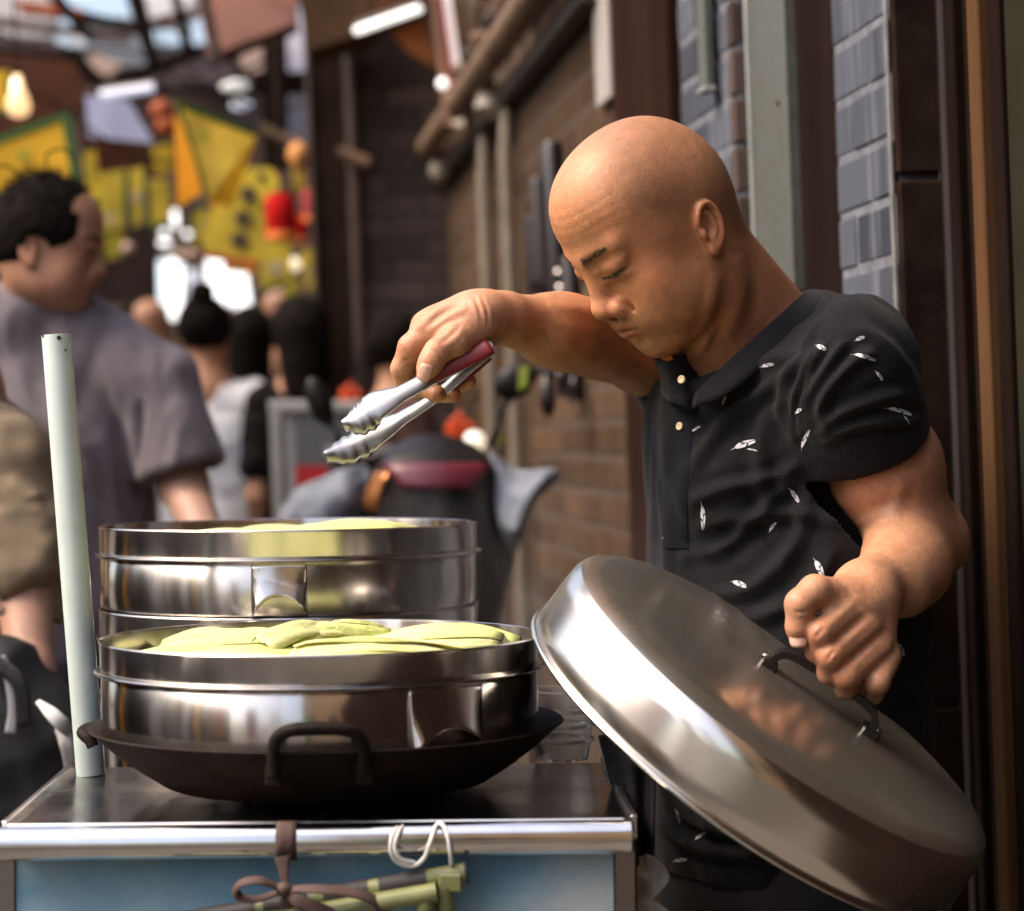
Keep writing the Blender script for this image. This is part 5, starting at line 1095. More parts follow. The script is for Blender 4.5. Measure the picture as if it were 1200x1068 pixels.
for (u, v, ru, rv, lab) in ((206, 257, .024, .062, 'upright white lamp above the lit windows'), (193, 273, .026, .020, 'small round white lamp left of the upright lamp'), (220, 275, .026, .020, 'small round white lamp right of the upright lamp'), (193, 285, .040, .020, 'small oval white lamp lowest of the cluster')):
    o = empty('street_lamp', lab, 'lamp', 'white lamps over the far alley'); c = P(u, v, 14); MB().lathe([(.0001, rv), (ru * .7, rv * .75), (ru, 0), (ru * .7, -rv * .75), (.0001, -rv)], c, ZZ, 14).build('globe', gw, o, smooth=True); MB().tube([c + ZZ * rv, c + ZZ * (rv + .4)], .008, 6).build('stem', umber, o)
for (u, v, r, d) in ((330, 318, .016, 9.0), (346, 322, .012, 9.4)): pass
bl_b = empty('hanging_bulb', 'glowing warm bulb hanging over the large yellow banner', 'bulb'); c = P(21, 112, 6.4)
MB().lathe([(.0001, .060), (.012, .058), (.016, .03), (.030, -.008), (.036, -.030), (.028, -.055), (.0001, -.066)], c, ZZ, 24).build('glass', mat('bulb_glass_lit', (.9, .7, .4), rough=.4, emit=(1, .62, .30), estr=.5), bl_b, smooth=True); MB().lathe([(.0001, .02), (.012, .014), (.014, 0), (.010, -.014), (.0001, -.02)], c + ZZ * .022 - fwd * .03, ZZ, 14).build('filament', gwm, bl_b, smooth=True); MB().tube([c + ZZ * .058, c + ZZ * .6], .004, 6).build('cord', umber, bl_b)
ft = empty('fluorescent_lamp', 'bluish fluorescent batten under the grey gable roof', 'lamp'); MB().tube([P(118, 112, 8.0), P(180, 103, 8.0)], .016, 10).build('tube', glow('tube_blue', (.72, .75, 1), 1.3), ft, auto=50); MB().tube([P(117, 109, 8.03), P(181, 100, 8.03)], .018, 8).build('housing', plas, ft)
tag(slabq([(100, 112), (150, 118), (180, 168), (104, 160)], 8.4, .03, 'display_board', mat('lavender_board', (.42, .44, .62), rough=.6, var=.2, scale=5)), 'pale lavender board under the fluorescent batten', 'board')
ft2 = empty('fluorescent_lamp', 'white fluorescent tube slanting under the brown awning box', 'lamp'); MB().tube([P(418, 36, 6.6), P(492, 10, 6.4)], .012, 10).build('tube', gt, ft2, auto=50); MB().tube([P(418, 30, 6.63), P(493, 4, 6.43)], .014, 8).build('housing', wood_d, ft2)
sgn = empty('light_box', 'slanted red and white lit sign box hanging from the eave', 'sign'); slabq([(516, -14), (527, -14), (543, 104), (533, 106)], 6.1, .10, 'face', glow('sign_white', (1, .80, .74), 1.6), sgn); slabq([(528, 108), (540, 106), (542, 140), (530, 142)], 6.1, .10, 'lower_face', glow('sign_cream', (1, .80, .60), 1.4), sgn)
slabq([(510, -14), (517, -14), (534, 106), (524, 106)], 6.06, .10, 'red_edge', mat('sign_red', (.45, .06, .05), rough=.5), sgn); slabq([(502, -14), (509, -14), (531, 146), (521, 148)], 6.05, .14, 'side', mat('sign_wood', (.26, .14, .08), rough=.6), sgn); slabq([(528, -14), (552, -14), (560, 120), (546, 150)], 6.15, .10, 'case', wood, sgn)
MB().lathe([(.0001, .012), (.012, .008), (.016, 0), (.010, -.012)], P(519, 98, 6.0), -fwd, 12).build('lamp_cap', gt, sgn, smooth=True)
tag(slabq([(458, 38), (500, 20), (512, 80), (480, 62)], 7.0, .01, 'pennant', mat('pennant_orange', (.42, .12, .02), rough=.7, var=.3)), 'small orange-red pennant beside the lit sign box', 'pennant')
# roofs, awnings and beams overhead
greyr = mat('grey_roofing', (.20, .21, .225), rough=.7, var=.2, scale=6); redaw = mat('rust_awning', (.105, .030, .015), rough=.75, var=.2, scale=5); oran = mat('orange_beam', (.42, .085, .02), rough=.6); mauve = mat('mauve_boards', (.095, .066, .064), spec=.05, rough=.9, var=.2, scale=6); rbrown = mat('red_brown_boards', (.11, .045, .027), spec=.05, rough=.9, var=.25, scale=6); pale = mat('pale_sky_panel', (.58, .53, .49), rough=.8, var=.12, scale=3); peach = mat('peach_wall', (.50, .34, .26), rough=.8, var=.1, scale=3)
def over(pts, d, th, name, m, lab, cat, dd=None): return tag(slabq(pts, d, th, name, m, None, dd), lab, cat)
over([(-40, -40), (66, -40), (58, 44), (-40, 40)], 13, .2, 'pale_panel', pale, 'pale panel standing in for the sky gap under the orange beam', 'wall'); over([(92, 22), (100, 20), (98, 56), (70, 44)], 12.8, .05, 'house_sign', mat('white_sign', (.7, .72, .74), rough=.6), 'small white sign beside the pale sky panel', 'sign')  # pale panel added where a gap of sky shows
over([(155, -30), (226, -30), (222, 28), (206, 36), (176, 22)], 13, .2, 'pale_panel', mat('white_sky_panel', (.78, .76, .72), rough=.8), 'white panel standing in for the sky between the beams', 'wall') if False else slabq([(158, -30), (228, -30), (220, 34), (176, 26)], 13, .2, 'pale_panel', mat('white_sky_panel', (.80, .78, .74), rough=.8))
tag(bpy.data.objects['pale_panel.001'], 'white panel standing in for the sky between the grey gable and the rust awning', 'wall')  # white panel takes the place of bright sky
over([(18, 0), (96, 10), (94, 20), (22, 12)], 9.5, .10, 'beam', oran, 'orange painted beam high at the left corner', 'beam')
over([(95, 20), (175, 20), (180, 75), (110, 80)], 11.5, .10, 'gable_wall', greyr, 'grey gable wall behind the dark brace', 'wall', (0, 0, 0, 0)); over([(98, 72), (112, 62), (144, 76), (124, 90)], 11, .06, 'shop_light_box', peach, 'peach coloured box under the grey gable', 'box')
over([(142, -20), (162, -20), (184, 76), (174, 80)], 8.6, .12, 'brace', umber2, 'dark slanting brace crossing the grey gable', 'beam'); over([(95, 12), (168, 30), (166, 38), (95, 22)], 8.8, .1, 'beam', umber2, 'dark beam running to the slanting brace', 'beam'); over([(-20, 38), (76, 52), (74, 66), (-20, 54)], 9.0, .14, 'beam', mauve, 'grey-mauve eave beam at the left', 'beam')
over([(-30, 52), (82, 64), (118, 118), (102, 130), (-30, 178)], 9.4, .05, 'awning', rbrown, 'red-brown boarded awning above the large banner', 'awning') if False else tag(slabq([(-30, 55), (84, 64), (108, 122), (-30, 170)], 9.4, .06, 'awning', rbrown), 'red-brown boarded awning above the large yellow banner', 'awning')
over([(72, 56), (88, 56), (122, 96), (108, 100)], 8.8, .12, 'brace', umber2, 'dark brace at the end of the red-brown awning', 'beam')
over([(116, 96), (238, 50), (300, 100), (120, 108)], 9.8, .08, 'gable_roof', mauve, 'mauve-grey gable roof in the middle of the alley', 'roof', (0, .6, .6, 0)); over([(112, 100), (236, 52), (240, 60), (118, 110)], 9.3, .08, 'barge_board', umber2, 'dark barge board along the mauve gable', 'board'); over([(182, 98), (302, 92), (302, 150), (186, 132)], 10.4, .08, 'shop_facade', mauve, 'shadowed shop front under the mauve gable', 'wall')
for (u, v, r, m, lab) in ((275, 101, .055, gt, 'oval white light under the mauve gable'), (283, 124, .042, glow('cool_globe', (.75, .85, 1), 1.2), 'round bluish light under the mauve gable')):
    o = empty('hanging_lamp', lab, 'lamp', 'lamps under the gable'); c = P(u, v, 9.6); MB().lathe([(.0001, r * .5), (r, r * .3), (r * 1.1, -r * .2), (.0001, -r * .5)], c, ZZ, 16).build('globe', m if u != 275 else glow('soft_white', (1, .95, .85), .9), o, smooth=True); MB().tube([c, c + ZZ * .4], .005, 6).build('cord', umber, o)
over([(222, -40), (350, -40), (348, 26), (246, 66)], 7.6, .05, 'awning', redaw, 'rust-red sloping awning top centre of the alley', 'awning', (.3, .3, 0, 0)); over([(224, -40), (236, -40), (260, 72), (250, 74)], 7.5, .06, 'brace', wood_d, 'brown brace under the rust-red awning', 'beam')
over([(262, 44), (312, 34), (310, 88), (288, 84)], 12, .2, 'pale_panel', peach, 'peach house wall below the rust-red awning', 'wall'); over([(332, 24), (352, 24), (356, 64), (386, 60), (388, 84), (334, 84)], 12.2, .2, 'pale_panel', pale, '', '') if False else tag(slabq([(330, 20), (392, 20), (392, 86), (332, 86)], 12.2, .2, 'pale_panel', mat('lilac_sky_panel', (.66, .60, .66), rough=.8)), 'pale lilac panel standing in for the sky beside the dark post', 'wall')  # lilac panel fills a gap of white sky
tag(abox(10.0, 10.15, -.03, .06, 0, 3.4, 'timber_post', umber2, None), 'dark timber post standing below the rust-red awning', 'post') if False else over([(307, 36), (333, 36), (335, 196), (310, 196)], 9.0, .12, 'timber_post', umber2, 'dark timber post standing below the rust-red awning', 'post')
over([(296, 84), (392, 84), (392, 106), (296, 106)], 9.2, .12, 'cross_beam', umber2, 'dark cross beam from the timber post to the pillar', 'beam')
over([(345, -30), (440, -30), (438, 34), (360, 60)], 6.9, .25, 'awning_box', mat('brown_awning_box', (.085, .048, .027), spec=.05, rough=.9, var=.3, scale=8), 'brown boarded awning box above the fluorescent tube', 'awning'); over([(428, -40), (520, -40), (506, 0), (436, 30)], 6.9, .2, 'awning_box', rbrown, 'red-brown board beside the awning box', 'awning')
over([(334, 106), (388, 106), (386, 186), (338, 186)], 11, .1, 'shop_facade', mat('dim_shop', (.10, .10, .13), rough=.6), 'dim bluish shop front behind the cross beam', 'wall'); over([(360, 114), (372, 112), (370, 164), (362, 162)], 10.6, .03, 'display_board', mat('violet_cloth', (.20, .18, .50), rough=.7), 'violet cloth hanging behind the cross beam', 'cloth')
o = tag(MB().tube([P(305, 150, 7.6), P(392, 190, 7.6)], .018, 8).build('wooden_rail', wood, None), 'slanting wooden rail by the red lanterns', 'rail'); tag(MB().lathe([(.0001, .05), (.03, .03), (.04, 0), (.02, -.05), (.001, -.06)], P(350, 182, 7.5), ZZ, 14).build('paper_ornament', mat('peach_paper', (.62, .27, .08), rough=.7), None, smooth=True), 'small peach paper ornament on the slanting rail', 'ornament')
over([(96, 150), (186, 156), (184, 206), (98, 204)], 9.6, .05, 'shop_hoarding', rbrown, 'dark red-brown shop panel behind the small yellow banners', 'panel'); over([(100, 268), (182, 262), (184, 352), (100, 356)], 10.5, .05, 'shop_hoarding', mat('dark_brown_board', (.045, .030, .026), spec=.02, rough=1.), 'dark brown panel beyond the face of the man in the grey tee', 'panel')  # second hoarding has a plain dark brown base colour
for k, (u, v, r, m, lab) in enumerate(((190, 130, .05, oran, 'small orange paper lamp left of the kite-shaped banner'), (196, 148, .05, oran, 'small orange paper lamp lower left of the kite-shaped banner'), (212, 300, .03, peach, 'peach paper lamp under the white lamps'), (226, 300, .03, peach, 'second peach paper lamp under the white lamps'), (345, 310, .03, glow('warm_spot', (1, .8, .45), 2.2), 'tiny warm spotlight among the yellow banners'), (318, 322, .026, glow('warm_spot', (1, .8, .45), 2.2), 'tiny warm spotlight under the red lantern'), (150, 292, .03, peach, 'peach paper lamp by the slim yellow banner'))):
    o = empty('paper_lamp', lab, 'lamp', 'small lamps in the alley'); c = P(u, v, 9.0); MB().lathe([(.0001, r), (r * .8, r * .6), (r, 0), (r * .8, -r * .6), (.0001, -r)], c, ZZ, 14).build('shade', m, o, smooth=True); MB().tube([c + ZZ * r, c + ZZ * (r + .3)], .004, 5).build('cord', umber, o)
for k, (pts, d, lab) in enumerate(((((-20, 30), (60, 62), (150, 60), (240, 100), (330, 60)), 8.0, 'sagging cable strung across the alley roofs'), (((60, 118), (150, 178), (240, 190), (300, 150)), 7.8, 'cable the kite-shaped banner hangs from'), (((200, 60), (260, 112), (320, 130), (392, 110)), 8.4, 'cable strung above the red lanterns'))): tag(MB().tube(spline([P(u, v, d) for u, v in pts], 24), .006, 6).build('cable', umber, None), lab, 'cable')
# back-drop of shop fronts closing the alley
bk = empty('far_house', 'dark shop front closing the far end of the alley', 'building'); abox(20, 21, -3.6, 1.2, 0, 4.7, 'wall', mat('far_wall', (.13, .080, .055), rough=1., spec=.02, var=.35, scale=1.5), bk); abox(19.6, 21.4, -3.8, 1.4, 4.71, 4.85, 'roof', rt, bk)
hz_m = mat('far_red', (.35, .05, .03), rough=.7)
for (pts, d, m, lab) in (([(40, -20), (60, -20), (110, 40), (98, 46)], 9.2, umber2, 'dark rafter crossing the orange beam'), ([(-20, 18), (150, 40), (150, 47), (-20, 26)], 9.9, rbrown, 'thin brown purlin under the orange beam'), ([(160, 26), (232, 8), (234, 16), (162, 36)], 10.2, rbrown, 'thin brown purlin in front of the white sky panel'), ([(196, -20), (206, -20), (226, 60), (214, 62)], 9.0, umber2, 'dark rafter left of the rust-red awning'), ([(240, 60), (330, 30), (330, 40), (246, 72)], 8.2, wood_d, 'brown fascia along the foot of the rust-red awning')): over(pts, d, .08, 'beam', m, lab, 'beam')
# transparent food case and market goods
cs = empty('display_case', 'aluminium framed glass food case with a red price strip', 'case'); alu = mat('worn_aluminium', (.50, .47, .44), rough=.4, metal=.6); d = 6.2
c0, c1 = P(322, 476, d), P(420, 476, d); cz = np.array((0, 0, -1)) * .55; wv = c1 - c0; dp = fwd * .4
for p_ in (c0, c1, c0 + dp, c1 + dp): MB().box(p_ + cz / 2, rgt * .014, fwd * .014, ZZ * .275, .002).build('post', alu, cs)
MB().box((c0 + c1) / 2 + dp / 2, wv / 2 + rgt * .016, dp / 2 + fwd * .016, ZZ * .014, .003).build('top_frame', alu, cs); MB().box((c0 + c1) / 2 + cz + dp / 2, wv / 2 + rgt * .016, dp / 2 + fwd * .016, ZZ * .014, .003).build('bottom_frame', alu, cs)
MB().box((c0 + c1) / 2 + cz * .5, wv / 2 - rgt * .016, fwd * .003, ZZ * .26).build('glass_pane', mat('case_glass', (.8, .82, .84), rough=.1, trans=.85, ior=1.2, var=.02), cs); slabq([(346, 546), (384, 546), (384, 570), (346, 570)], d - .02, .004, 'price_strip', mat('price_red', (.40, .008, .012), rough=.5), cs); slabq([(398, 546), (416, 546), (416, 560), (398, 560)], d - .02, .004, 'price_strip', mat('price_red', ()), cs)
MB().box((c0 + c1) / 2 + cz * .62 + dp / 2, wv / 2 - rgt * .03, dp / 2 - fwd * .03, ZZ * .05, .01).build('tray', mat('dim_tray', (.12, .07, .055), rough=.6), cs)
for q in (0, 1): 
    pq = (c0 if q == 0 else c1) + cz * 1.03; 
    for e in (0, 1): a = pq + dp * e; b = a.copy(); b[2] = 0; MB().tube([a, b], .016, 8).build('leg', alu, cs)
# stall with orange goods
tb = empty('market_stall', 'small stall table behind the scooter with a pale top', 'stall'); tcn = P(500, 530, 6.4); MB().box(tcn, rgt * .27, fwd * .25, ZZ * .015, .004).build('table_top', plas, tb)
for sx in (-1, 1):
    for sy in (-1, 1): a = tcn + rgt * .24 * sx + fwd * .22 * sy; b = a.copy(); b[2] = 0; MB().tube([a, b], .016, 8).build('leg', wood_d, tb)
fl_m = mat('orange_red_plastic', (.60, .065, .012), rough=.45, var=.15)
def basket(u, v, d, s_, lab):
    o = empty('plastic_basket', lab, 'basket'); c = P(u, v, d)
    MB().lathe([(.0001, -.035 * s_), (.050 * s_, -.035 * s_), (.058 * s_, -.01 * s_), (.066 * s_, .022 * s_), (.062 * s_, .024 * s_), (.052 * s_, -.005 * s_), (.0001, -.028 * s_)], c, ZZ, 9).build('bowl', fl_m, o)
    for k in range(7): a = k * .9; q = c + rgt * .035 * s_ * math.cos(a) + fwd * .035 * s_ * math.sin(a) + ZZ * s_ * (.012 + .016 * (k % 3)); MB().lathe([(.0001, .024 * s_), (.012 * s_, .012 * s_), (.017 * s_, 0), (.010 * s_, -.014 * s_), (.0001, -.02 * s_)], q, nrm(ZZ + rgt * .5 * math.cos(a)), 10).build('pepper', fl_m, o, smooth=True)
    MB().lathe([(.0001, .05 * s_), (.008 * s_, .030 * s_), (.011 * s_, 0), (.0001, -.01 * s_)], c + ZZ * .040 * s_, ZZ, 8).build('tip', fl_m, o, smooth=True)
basket(540, 506, 6.15, .72, 'orange-red basket of goods on the stall behind the tongs'); basket(412, 466, 6.4, .6, 'orange-red basket of goods on top of the glass case')
gl_ = tag(MB().lathe([(.0001, .03), (.022, .022), (.030, 0), (.022, -.022), (.0001, -.03)], P(556, 518, 6.0), ZZ, 18).build('lamp_globe', glow('stall_bulb', (1, .85, .6), 2.2), None, smooth=True), 'small glowing bulb lamp on the stall', 'lamp')
tag(slabq([(575, 510), (604, 512), (604, 524), (576, 522)], 6.1, .05, 'green_box', mat('lime_box', (.45, .48, .06), rough=.6)), 'lime green packet on the stall', 'packet')
# scooter by the wall
sco = empty('scooter', 'black and maroon motor scooter with grey handlebar muffs parked by the wall', 'scooter')
blk_p = mat('black_fairing', (.009, .007, .007), rough=.42, var=.2, spec=.25); mar = mat('maroon_fairing', (.10, .008, .018), rough=.35, coat=.2); mfm = mat('grey_muff', (.17, .185, .22), rough=.9, var=.25, scale=14, bump=.4, bscale=80); cop = mat('copper_finish', (.55, .22, .08), rough=.2, metal=.6); SD = 4.3
FS = Sdf(); FS.el((0, 0, 0), (.155, .14, .19), fr=Frame(P(512, 640, SD), rgt, fwd, upv), k=.02); FS.el((0, 0, 0), (.125, .13, .10), fr=Frame(P(508, 570, SD + .02), rgt, fwd, upv), k=.05); FS.el((0, 0, 0), (.14, .16, .25), fr=Frame(P(512, 800, SD + .1), rgt, fwd, upv), k=.08); FS.cap(P(470, 556, SD - .06), P(560, 556, SD - .06), .03, .03, k=.04)
V, F = FS.mesh(.008); mesh_obj('fairing', V, F, blk_p, sco)
bv2 = BVHTree.FromPolygons([tuple(v) for v in V], [tuple(f) for f in F])
def on_fair(u, v, off):
    dd_ = nrm(P(u, v, 1.) - CAM); h = bv2.ray_cast(Vector(CAM + dd_ * 2), Vector(dd_)); return (np.array(h[0]) - dd_ * off) if h[0] else P(u, v, SD - .1)
G = np.array([[on_fair(u0 * (1 - t) + u1 * t, v, .006) for t in np.linspace(0, 1, 12)] for v, u0, u1 in ((543, 448, 574), (550, 452, 573), (558, 458, 568), (566, 466, 560), (574, 472, 553))]); MB().quad_sheet(G, .006).build('front_panel', mar, sco, smooth=True)
G = np.array([[on_fair(u, v + dv, .006) for u in (420, 428, 436, 444, 450)] for v, dv in ((552, 0), (565, 2), (578, 4), (592, 6))]); G2 = np.array([[on_fair(u0 + k * 4.5, v, .005) for k in range(5)] for v, u0 in ((553, 440), (565, 434), (580, 428), (598, 424))]); MB().quad_sheet(G2, .006).build('copper_patch', cop, sco, smooth=True)  # copper coloured patch laid on the fairing
MB().quad_sheet(np.array([[P(430 + 140 * t, 540 - 22 * math.sin(math.pi * t) + j * 5, SD - .02 + .03 * j) for j in range(4)] for t in np.linspace(0, 1, 16)]), .008).build('windscreen_rim', blk_p, sco, smooth=True)
def drape(outline_top, outline_bot, d, name, seed, depth=.10):
    A = spline(np.array(outline_top, float), 34); B = spline(np.array(outline_bot, float), 34); G = np.zeros((34, 26, 3))
    for i in range(34):
        for j in range(26):
            t = j / 25; q = A[i] * (1 - t) + B[i] * t; G[i, j] = P(q[0], q[1], d - depth * math.sin(math.pi * t) * math.sin(math.pi * min(1, .1 + i / 34)))
    f = G.reshape(-1, 3); f += -fwd * (.035 * (1 - 2.2 * np.abs(fbm(f * np.array((7, 7, 5)), 3, seed))))[:, None] + -fwd * (.012 * fbm(f * 26, 2, seed + 5))[:, None]
    return MB().quad_sheet(f.reshape(34, 26, 3), .006).build(name, mfm, sco, smooth=True)
drape([(330, 600), (352, 572), (378, 560), (412, 548), (432, 548)], [(326, 640), (350, 640), (380, 650), (415, 655), (446, 640)], SD + .02, 'handlebar_muff', 12)
drape([(574, 530), (596, 545), (616, 552), (640, 550), (656, 551)], [(588, 640), (600, 650), (606, 640), (625, 590), (655, 562)], SD - .02, 'handlebar_muff', 15)
for (m0, m1, cu, cv, ru, rv, rot_) in (((573, 524), (588, 480), 604, 446, .046, .034, .6), ((398, 520), (390, 500), 374, 470, .024, .050, .35)):
    MB().tube(spline([P(*m0, SD), P((m0[0] + m1[0]) / 2 + 2, (m0[1] + m1[1]) / 2, SD - .01), P(*m1, SD), P(cu, cv + 14, SD)], 14), .0065, 8).build('mirror_stalk', blk_p, sco)
    MM = Sdf(); ca, sa = math.cos(rot_), math.sin(rot_); MM.el((0, 0, 0), (ru, .02, rv), fr=Frame(P(cu, cv, SD), nrm(D(ca, sa * (1 if cu > 500 else 1), 0)), fwd, nrm(D(-sa, ca, 0))), k=.01); V, F = MM.mesh(.005); mesh_obj('mirror', V, F, blk_p, sco)
slabq([(608, 430), (620, 428), (618, 452), (607, 458)], SD - .026, .003, 'painted_glint', mat('painted_reflection', (.25, .30, .05), rough=.3), sco)  # greenish mirror reflection painted as a flat panel
for (off, nm) in ((-.0, 'front_wheel'), (1.1, 'rear_wheel')):
    c = P(512, 640, SD) + A_ * off; c[2] = .23; MB().lathe([(.10, -.04), (.19, -.05), (.23, -.02), (.23, .02), (.19, .05), (.10, .04)], c, RP, 32, close=True).build(nm, rub, sco, auto=40)
c = P(512, 640, SD) + A_ * .6; c[2] = .55; MB().box(c, A_ * .55, RP * .13, ZZ * .16, .06).build('rear_body', blk_p, sco); c = c + ZZ * .2 + A_ * .1; MB().box(c, A_ * .35, RP * .12, ZZ * .04, .03).build('seat', blk_p, sco)
# dark ladles hanging on the wall under the arm
hk = empty('utensil_rail', 'rail of black utensils hanging on the tan wall under his arm', 'utensil')
for (u, v0, v1, r) in ((640, 438, 490, .018), (672, 440, 462, .016), (656, 432, 452, .014)): a, b = P(u, v0, 4.6), P(u + 3, v1, 4.6); MB().lathe([(.0001, 0), (r * .5, .004), (r, np.linalg.norm(b - a) * .6), (r * .7, np.linalg.norm(b - a) * .9), (.0001, np.linalg.norm(b - a))], a, nrm(b - a), 14).build('utensil_head', drk, hk, smooth=True)
MB().tube([P(628, 436, 4.62), P(690, 440, 4.62)], .008, 8).build('hook_rail', drk, hk)

# faint steam rising by the front steamer
sm = bpy.data.materials.new('steam'); sm.use_nodes = True; nt = sm.node_tree; nt.nodes.remove(nt.nodes['Principled BSDF']); pv = nt.nodes.new('ShaderNodeVolumePrincipled'); pv.inputs['Color'].default_value = (.95, .95, .95, 1)
tc = nt.nodes.new('ShaderNodeTexCoord'); mp = nt.nodes.new('ShaderNodeMapping'); mp.inputs['Scale'].default_value = (7, 7, 3.2); nz = nt.nodes.new('ShaderNodeTexNoise'); nz.inputs['Scale'].default_value = 1.6; nz.inputs['Detail'].default_value = 3; nz.inputs['Distortion'].default_value = 1.2
nt.links.new(tc.outputs['Object'], mp.inputs[0]); nt.links.new(mp.outputs[0], nz.inputs['Vector']); mr = nt.nodes.new('ShaderNodeMapRange'); mr.inputs['From Min'].default_value = .50; mr.inputs['From Max'].default_value = .75; mr.inputs['To Max'].default_value = 3.2
gr = nt.nodes.new('ShaderNodeTexGradient'); gr.gradient_type = 'SPHERICAL'; m2 = nt.nodes.new('ShaderNodeMapping'); m2.vector_type = 'TEXTURE'; m2.inputs['Scale'].default_value = (.17, .13, .15); nt.links.new(tc.outputs['Object'], m2.inputs[0]); nt.links.new(m2.outputs[0], gr.inputs[0])
mu = nt.nodes.new('ShaderNodeMath'); mu.operation = 'MULTIPLY'; nt.links.new(nz.outputs['Fac'], mr.inputs['Value']); nt.links.new(mr.outputs[0], mu.inputs[0]); nt.links.new(gr.outputs['Fac'], mu.inputs[1]); nt.links.new(mu.outputs[0], pv.inputs['Density']); nt.links.new(pv.outputs[0], nt.nodes['Material Output'].inputs['Volume'])
o = MB().box((0, 0, 0), (.17, 0, 0), (0, .13, 0), (0, 0, .15)).build('steam', sm); o.location = P(600, 668, 2.20); tag(o, kind='stuff')
# ================================================================== other people
hair_m = mat('black_hair', (.007, .005, .004), spec=.08, rough=.85, var=.4, scale=60, bump=.5, bscale=200, stretch=(1, 1, .4))
far_skin = mat('skin_plain', (.40, .20, .115), rough=.55, var=.08, scale=30, sss=.1)
def hair_cap(H, parent, h=.005, thick=.009, low=-.02, front=.075, seed=1, rough_=.006):
    Q = Sdf(); Q.el((0, -.004, .054), (.080 + thick, .097 + thick, .092 + thick), fr=H, k=.02); Q.el((0, -.034, .030), (.068 + thick, .058 + thick, .064 + thick), fr=H, k=.03)
    Q.el((.083, .0, -.004), (.03, .026, .034), fr=H, sym=True, op='s', k=.008); Q.el((0, .125, -.025), (.090, .075, .090), fr=H, op='s', k=.02); Q.el((0, .085, -.075), (.13, .085, .085), fr=H, op='s', k=.02)
    Q.func(lambda p: -((H.l(p) @ np.array((0, .45, 1.))) - low) * -1. * 0 + ((H.l(p) @ np.array((0, -.30, 1.))) - low) * H.s, H.o, 1e9, op='s', k=.012)
    V, F = Q.mesh(h); N = mesh_normals(V, F); V = V + N * (rough_ * fbm(V * 60, 3, seed) + rough_ * .8 * fbm(V * 160, 2, seed + 3))[:, None]
    return mesh_obj('hair', V, F, hair_m, parent)
def strands(H, parent, pts, n=60, L_=.03, seed=2):
    r_ = random.Random(seed); mb = MB()
    for i in range(n):
        a = r_.uniform(0, 6.28); b = r_.uniform(.15, 1.25); q = np.array((.088 * math.sin(b) * math.cos(a), -.004 + .105 * math.sin(b) * math.sin(a), .054 + .100 * math.cos(b)))
        nn_ = nrm(q - np.array((0, 0, .04))); t = nrm(np.array((r_.uniform(-1, 1), r_.uniform(-1, .3), r_.uniform(-.2, .9)))); l = L_ * r_.uniform(.5, 1.3)
        mb.tube(spline([H.w(q - nn_ * .004), H.w(q + nn_ * l * .5 + t * l * .25), H.w(q + nn_ * l * .65 + t * l * .9)], 6), [.0009, .0009, .0008, .0007, .0005, .0002], 4)
    return mb.build('hair_tuft', hair_m, parent)
# ---- man in the grey tee, seen from behind his right shoulder
gt_ = empty('person', 'dark-haired man in a mauve-grey T-shirt looking away down the alley', 'person')
H2 = head_frame(P(54, 299, 3.98), 2, 3, 0, .94, side=1)
S = Sdf(); add_head(S, H2)
S.cap(H2.w((0, -.02, -.03)), P(40, 372, 4.06), .058, .058, k=.03); S.cap(P(40, 410, 4.07), P(190, 450, 4.02), .045, .045, k=.04); S.cap(P(40, 410, 4.07), P(-90, 450, 4.12), .045, .045, k=.04); S.cap(P(45, 440, 4.09), P(45, 700, 4.07), .06, .07, k=.03)
S.cap(P(192, 455, 4.0), P(216, 570, 3.98), .048, .042, k=.02); S.cap(P(216, 570, 3.98), P(245, 640, 3.86), .043, .032, k=.02); S.cap(P(245, 640, 3.86), P(262, 690, 3.76), .032, .026, k=.02); S.el(P(266, 700, 3.73), (.035, .04, .04), k=.02)
S.cap(P(-95, 455, 4.1), P(-120, 590, 4.1), .048, .042, k=.02); S.cap(P(-120, 590, 4.1), P(-115, 720, 4.0), .042, .028, k=.02)
V, F = S.mesh(.0042); C = skin_color(V, None, H2, base=np.array((.40, .205, .125)), stubble=.5); mesh_obj('body', V, F, skin_m, gt_, color=C)
hair_cap(H2, gt_, .004, .009, -.012, seed=5, rough_=.0022); strands(H2, gt_, None, 420, .016, 4); eyebrows(H2, S, gt_, hair_m, (1,))
MB().tube(spline([H2.w((0, .0, .15)), H2.w((0, -.01, .19)), H2.w((0, .02, .205)), H2.w((0, .045, .185))], 12), [.002] * 12, 5).build('hair_tuft', hair_m, gt_)
MB().tube(spline([H2.w((0.01, -.05, .14)), H2.w((.01, -.08, .165)), H2.w((.02, -.12, .16))], 12), [.002] * 12, 5).build('hair_tuft', hair_m, gt_)
mv = mat('mauve_grey_cotton', (.135, .112, .128), rough=.9, var=.12, scale=40, bump=.25, bscale=500, sheen=.2)
T2 = Sdf(); bf = lambda o: Frame(o, rgt, fwd, upv)
T2.el((0, 0, 0), (.205, .125, .27), fr=bf(P(46, 560, 4.05)), k=.03); T2.el((0, 0, 0), (.20, .13, .24), fr=bf(P(42, 700, 4.05)), k=.06); T2.cap(P(40, 400, 4.07), P(180, 448, 4.01), .075, .068, k=.05); T2.cap(P(40, 400, 4.07), P(-85, 445, 4.12), .075, .068, k=.05); T2.cap(P(38, 372, 4.06), P(100, 402, 4.04), .058, .05, k=.04); T2.cap(P(38, 372, 4.06), P(-20, 400, 4.08), .058, .05, k=.04)
sd2 = nrm(P(216, 560, 3.98) - P(188, 448, 4.0)); hm2 = P(213, 552, 3.985); T2.cap(P(186, 448, 4.0), P(226, 600, 3.97), .072, .074, k=.03)
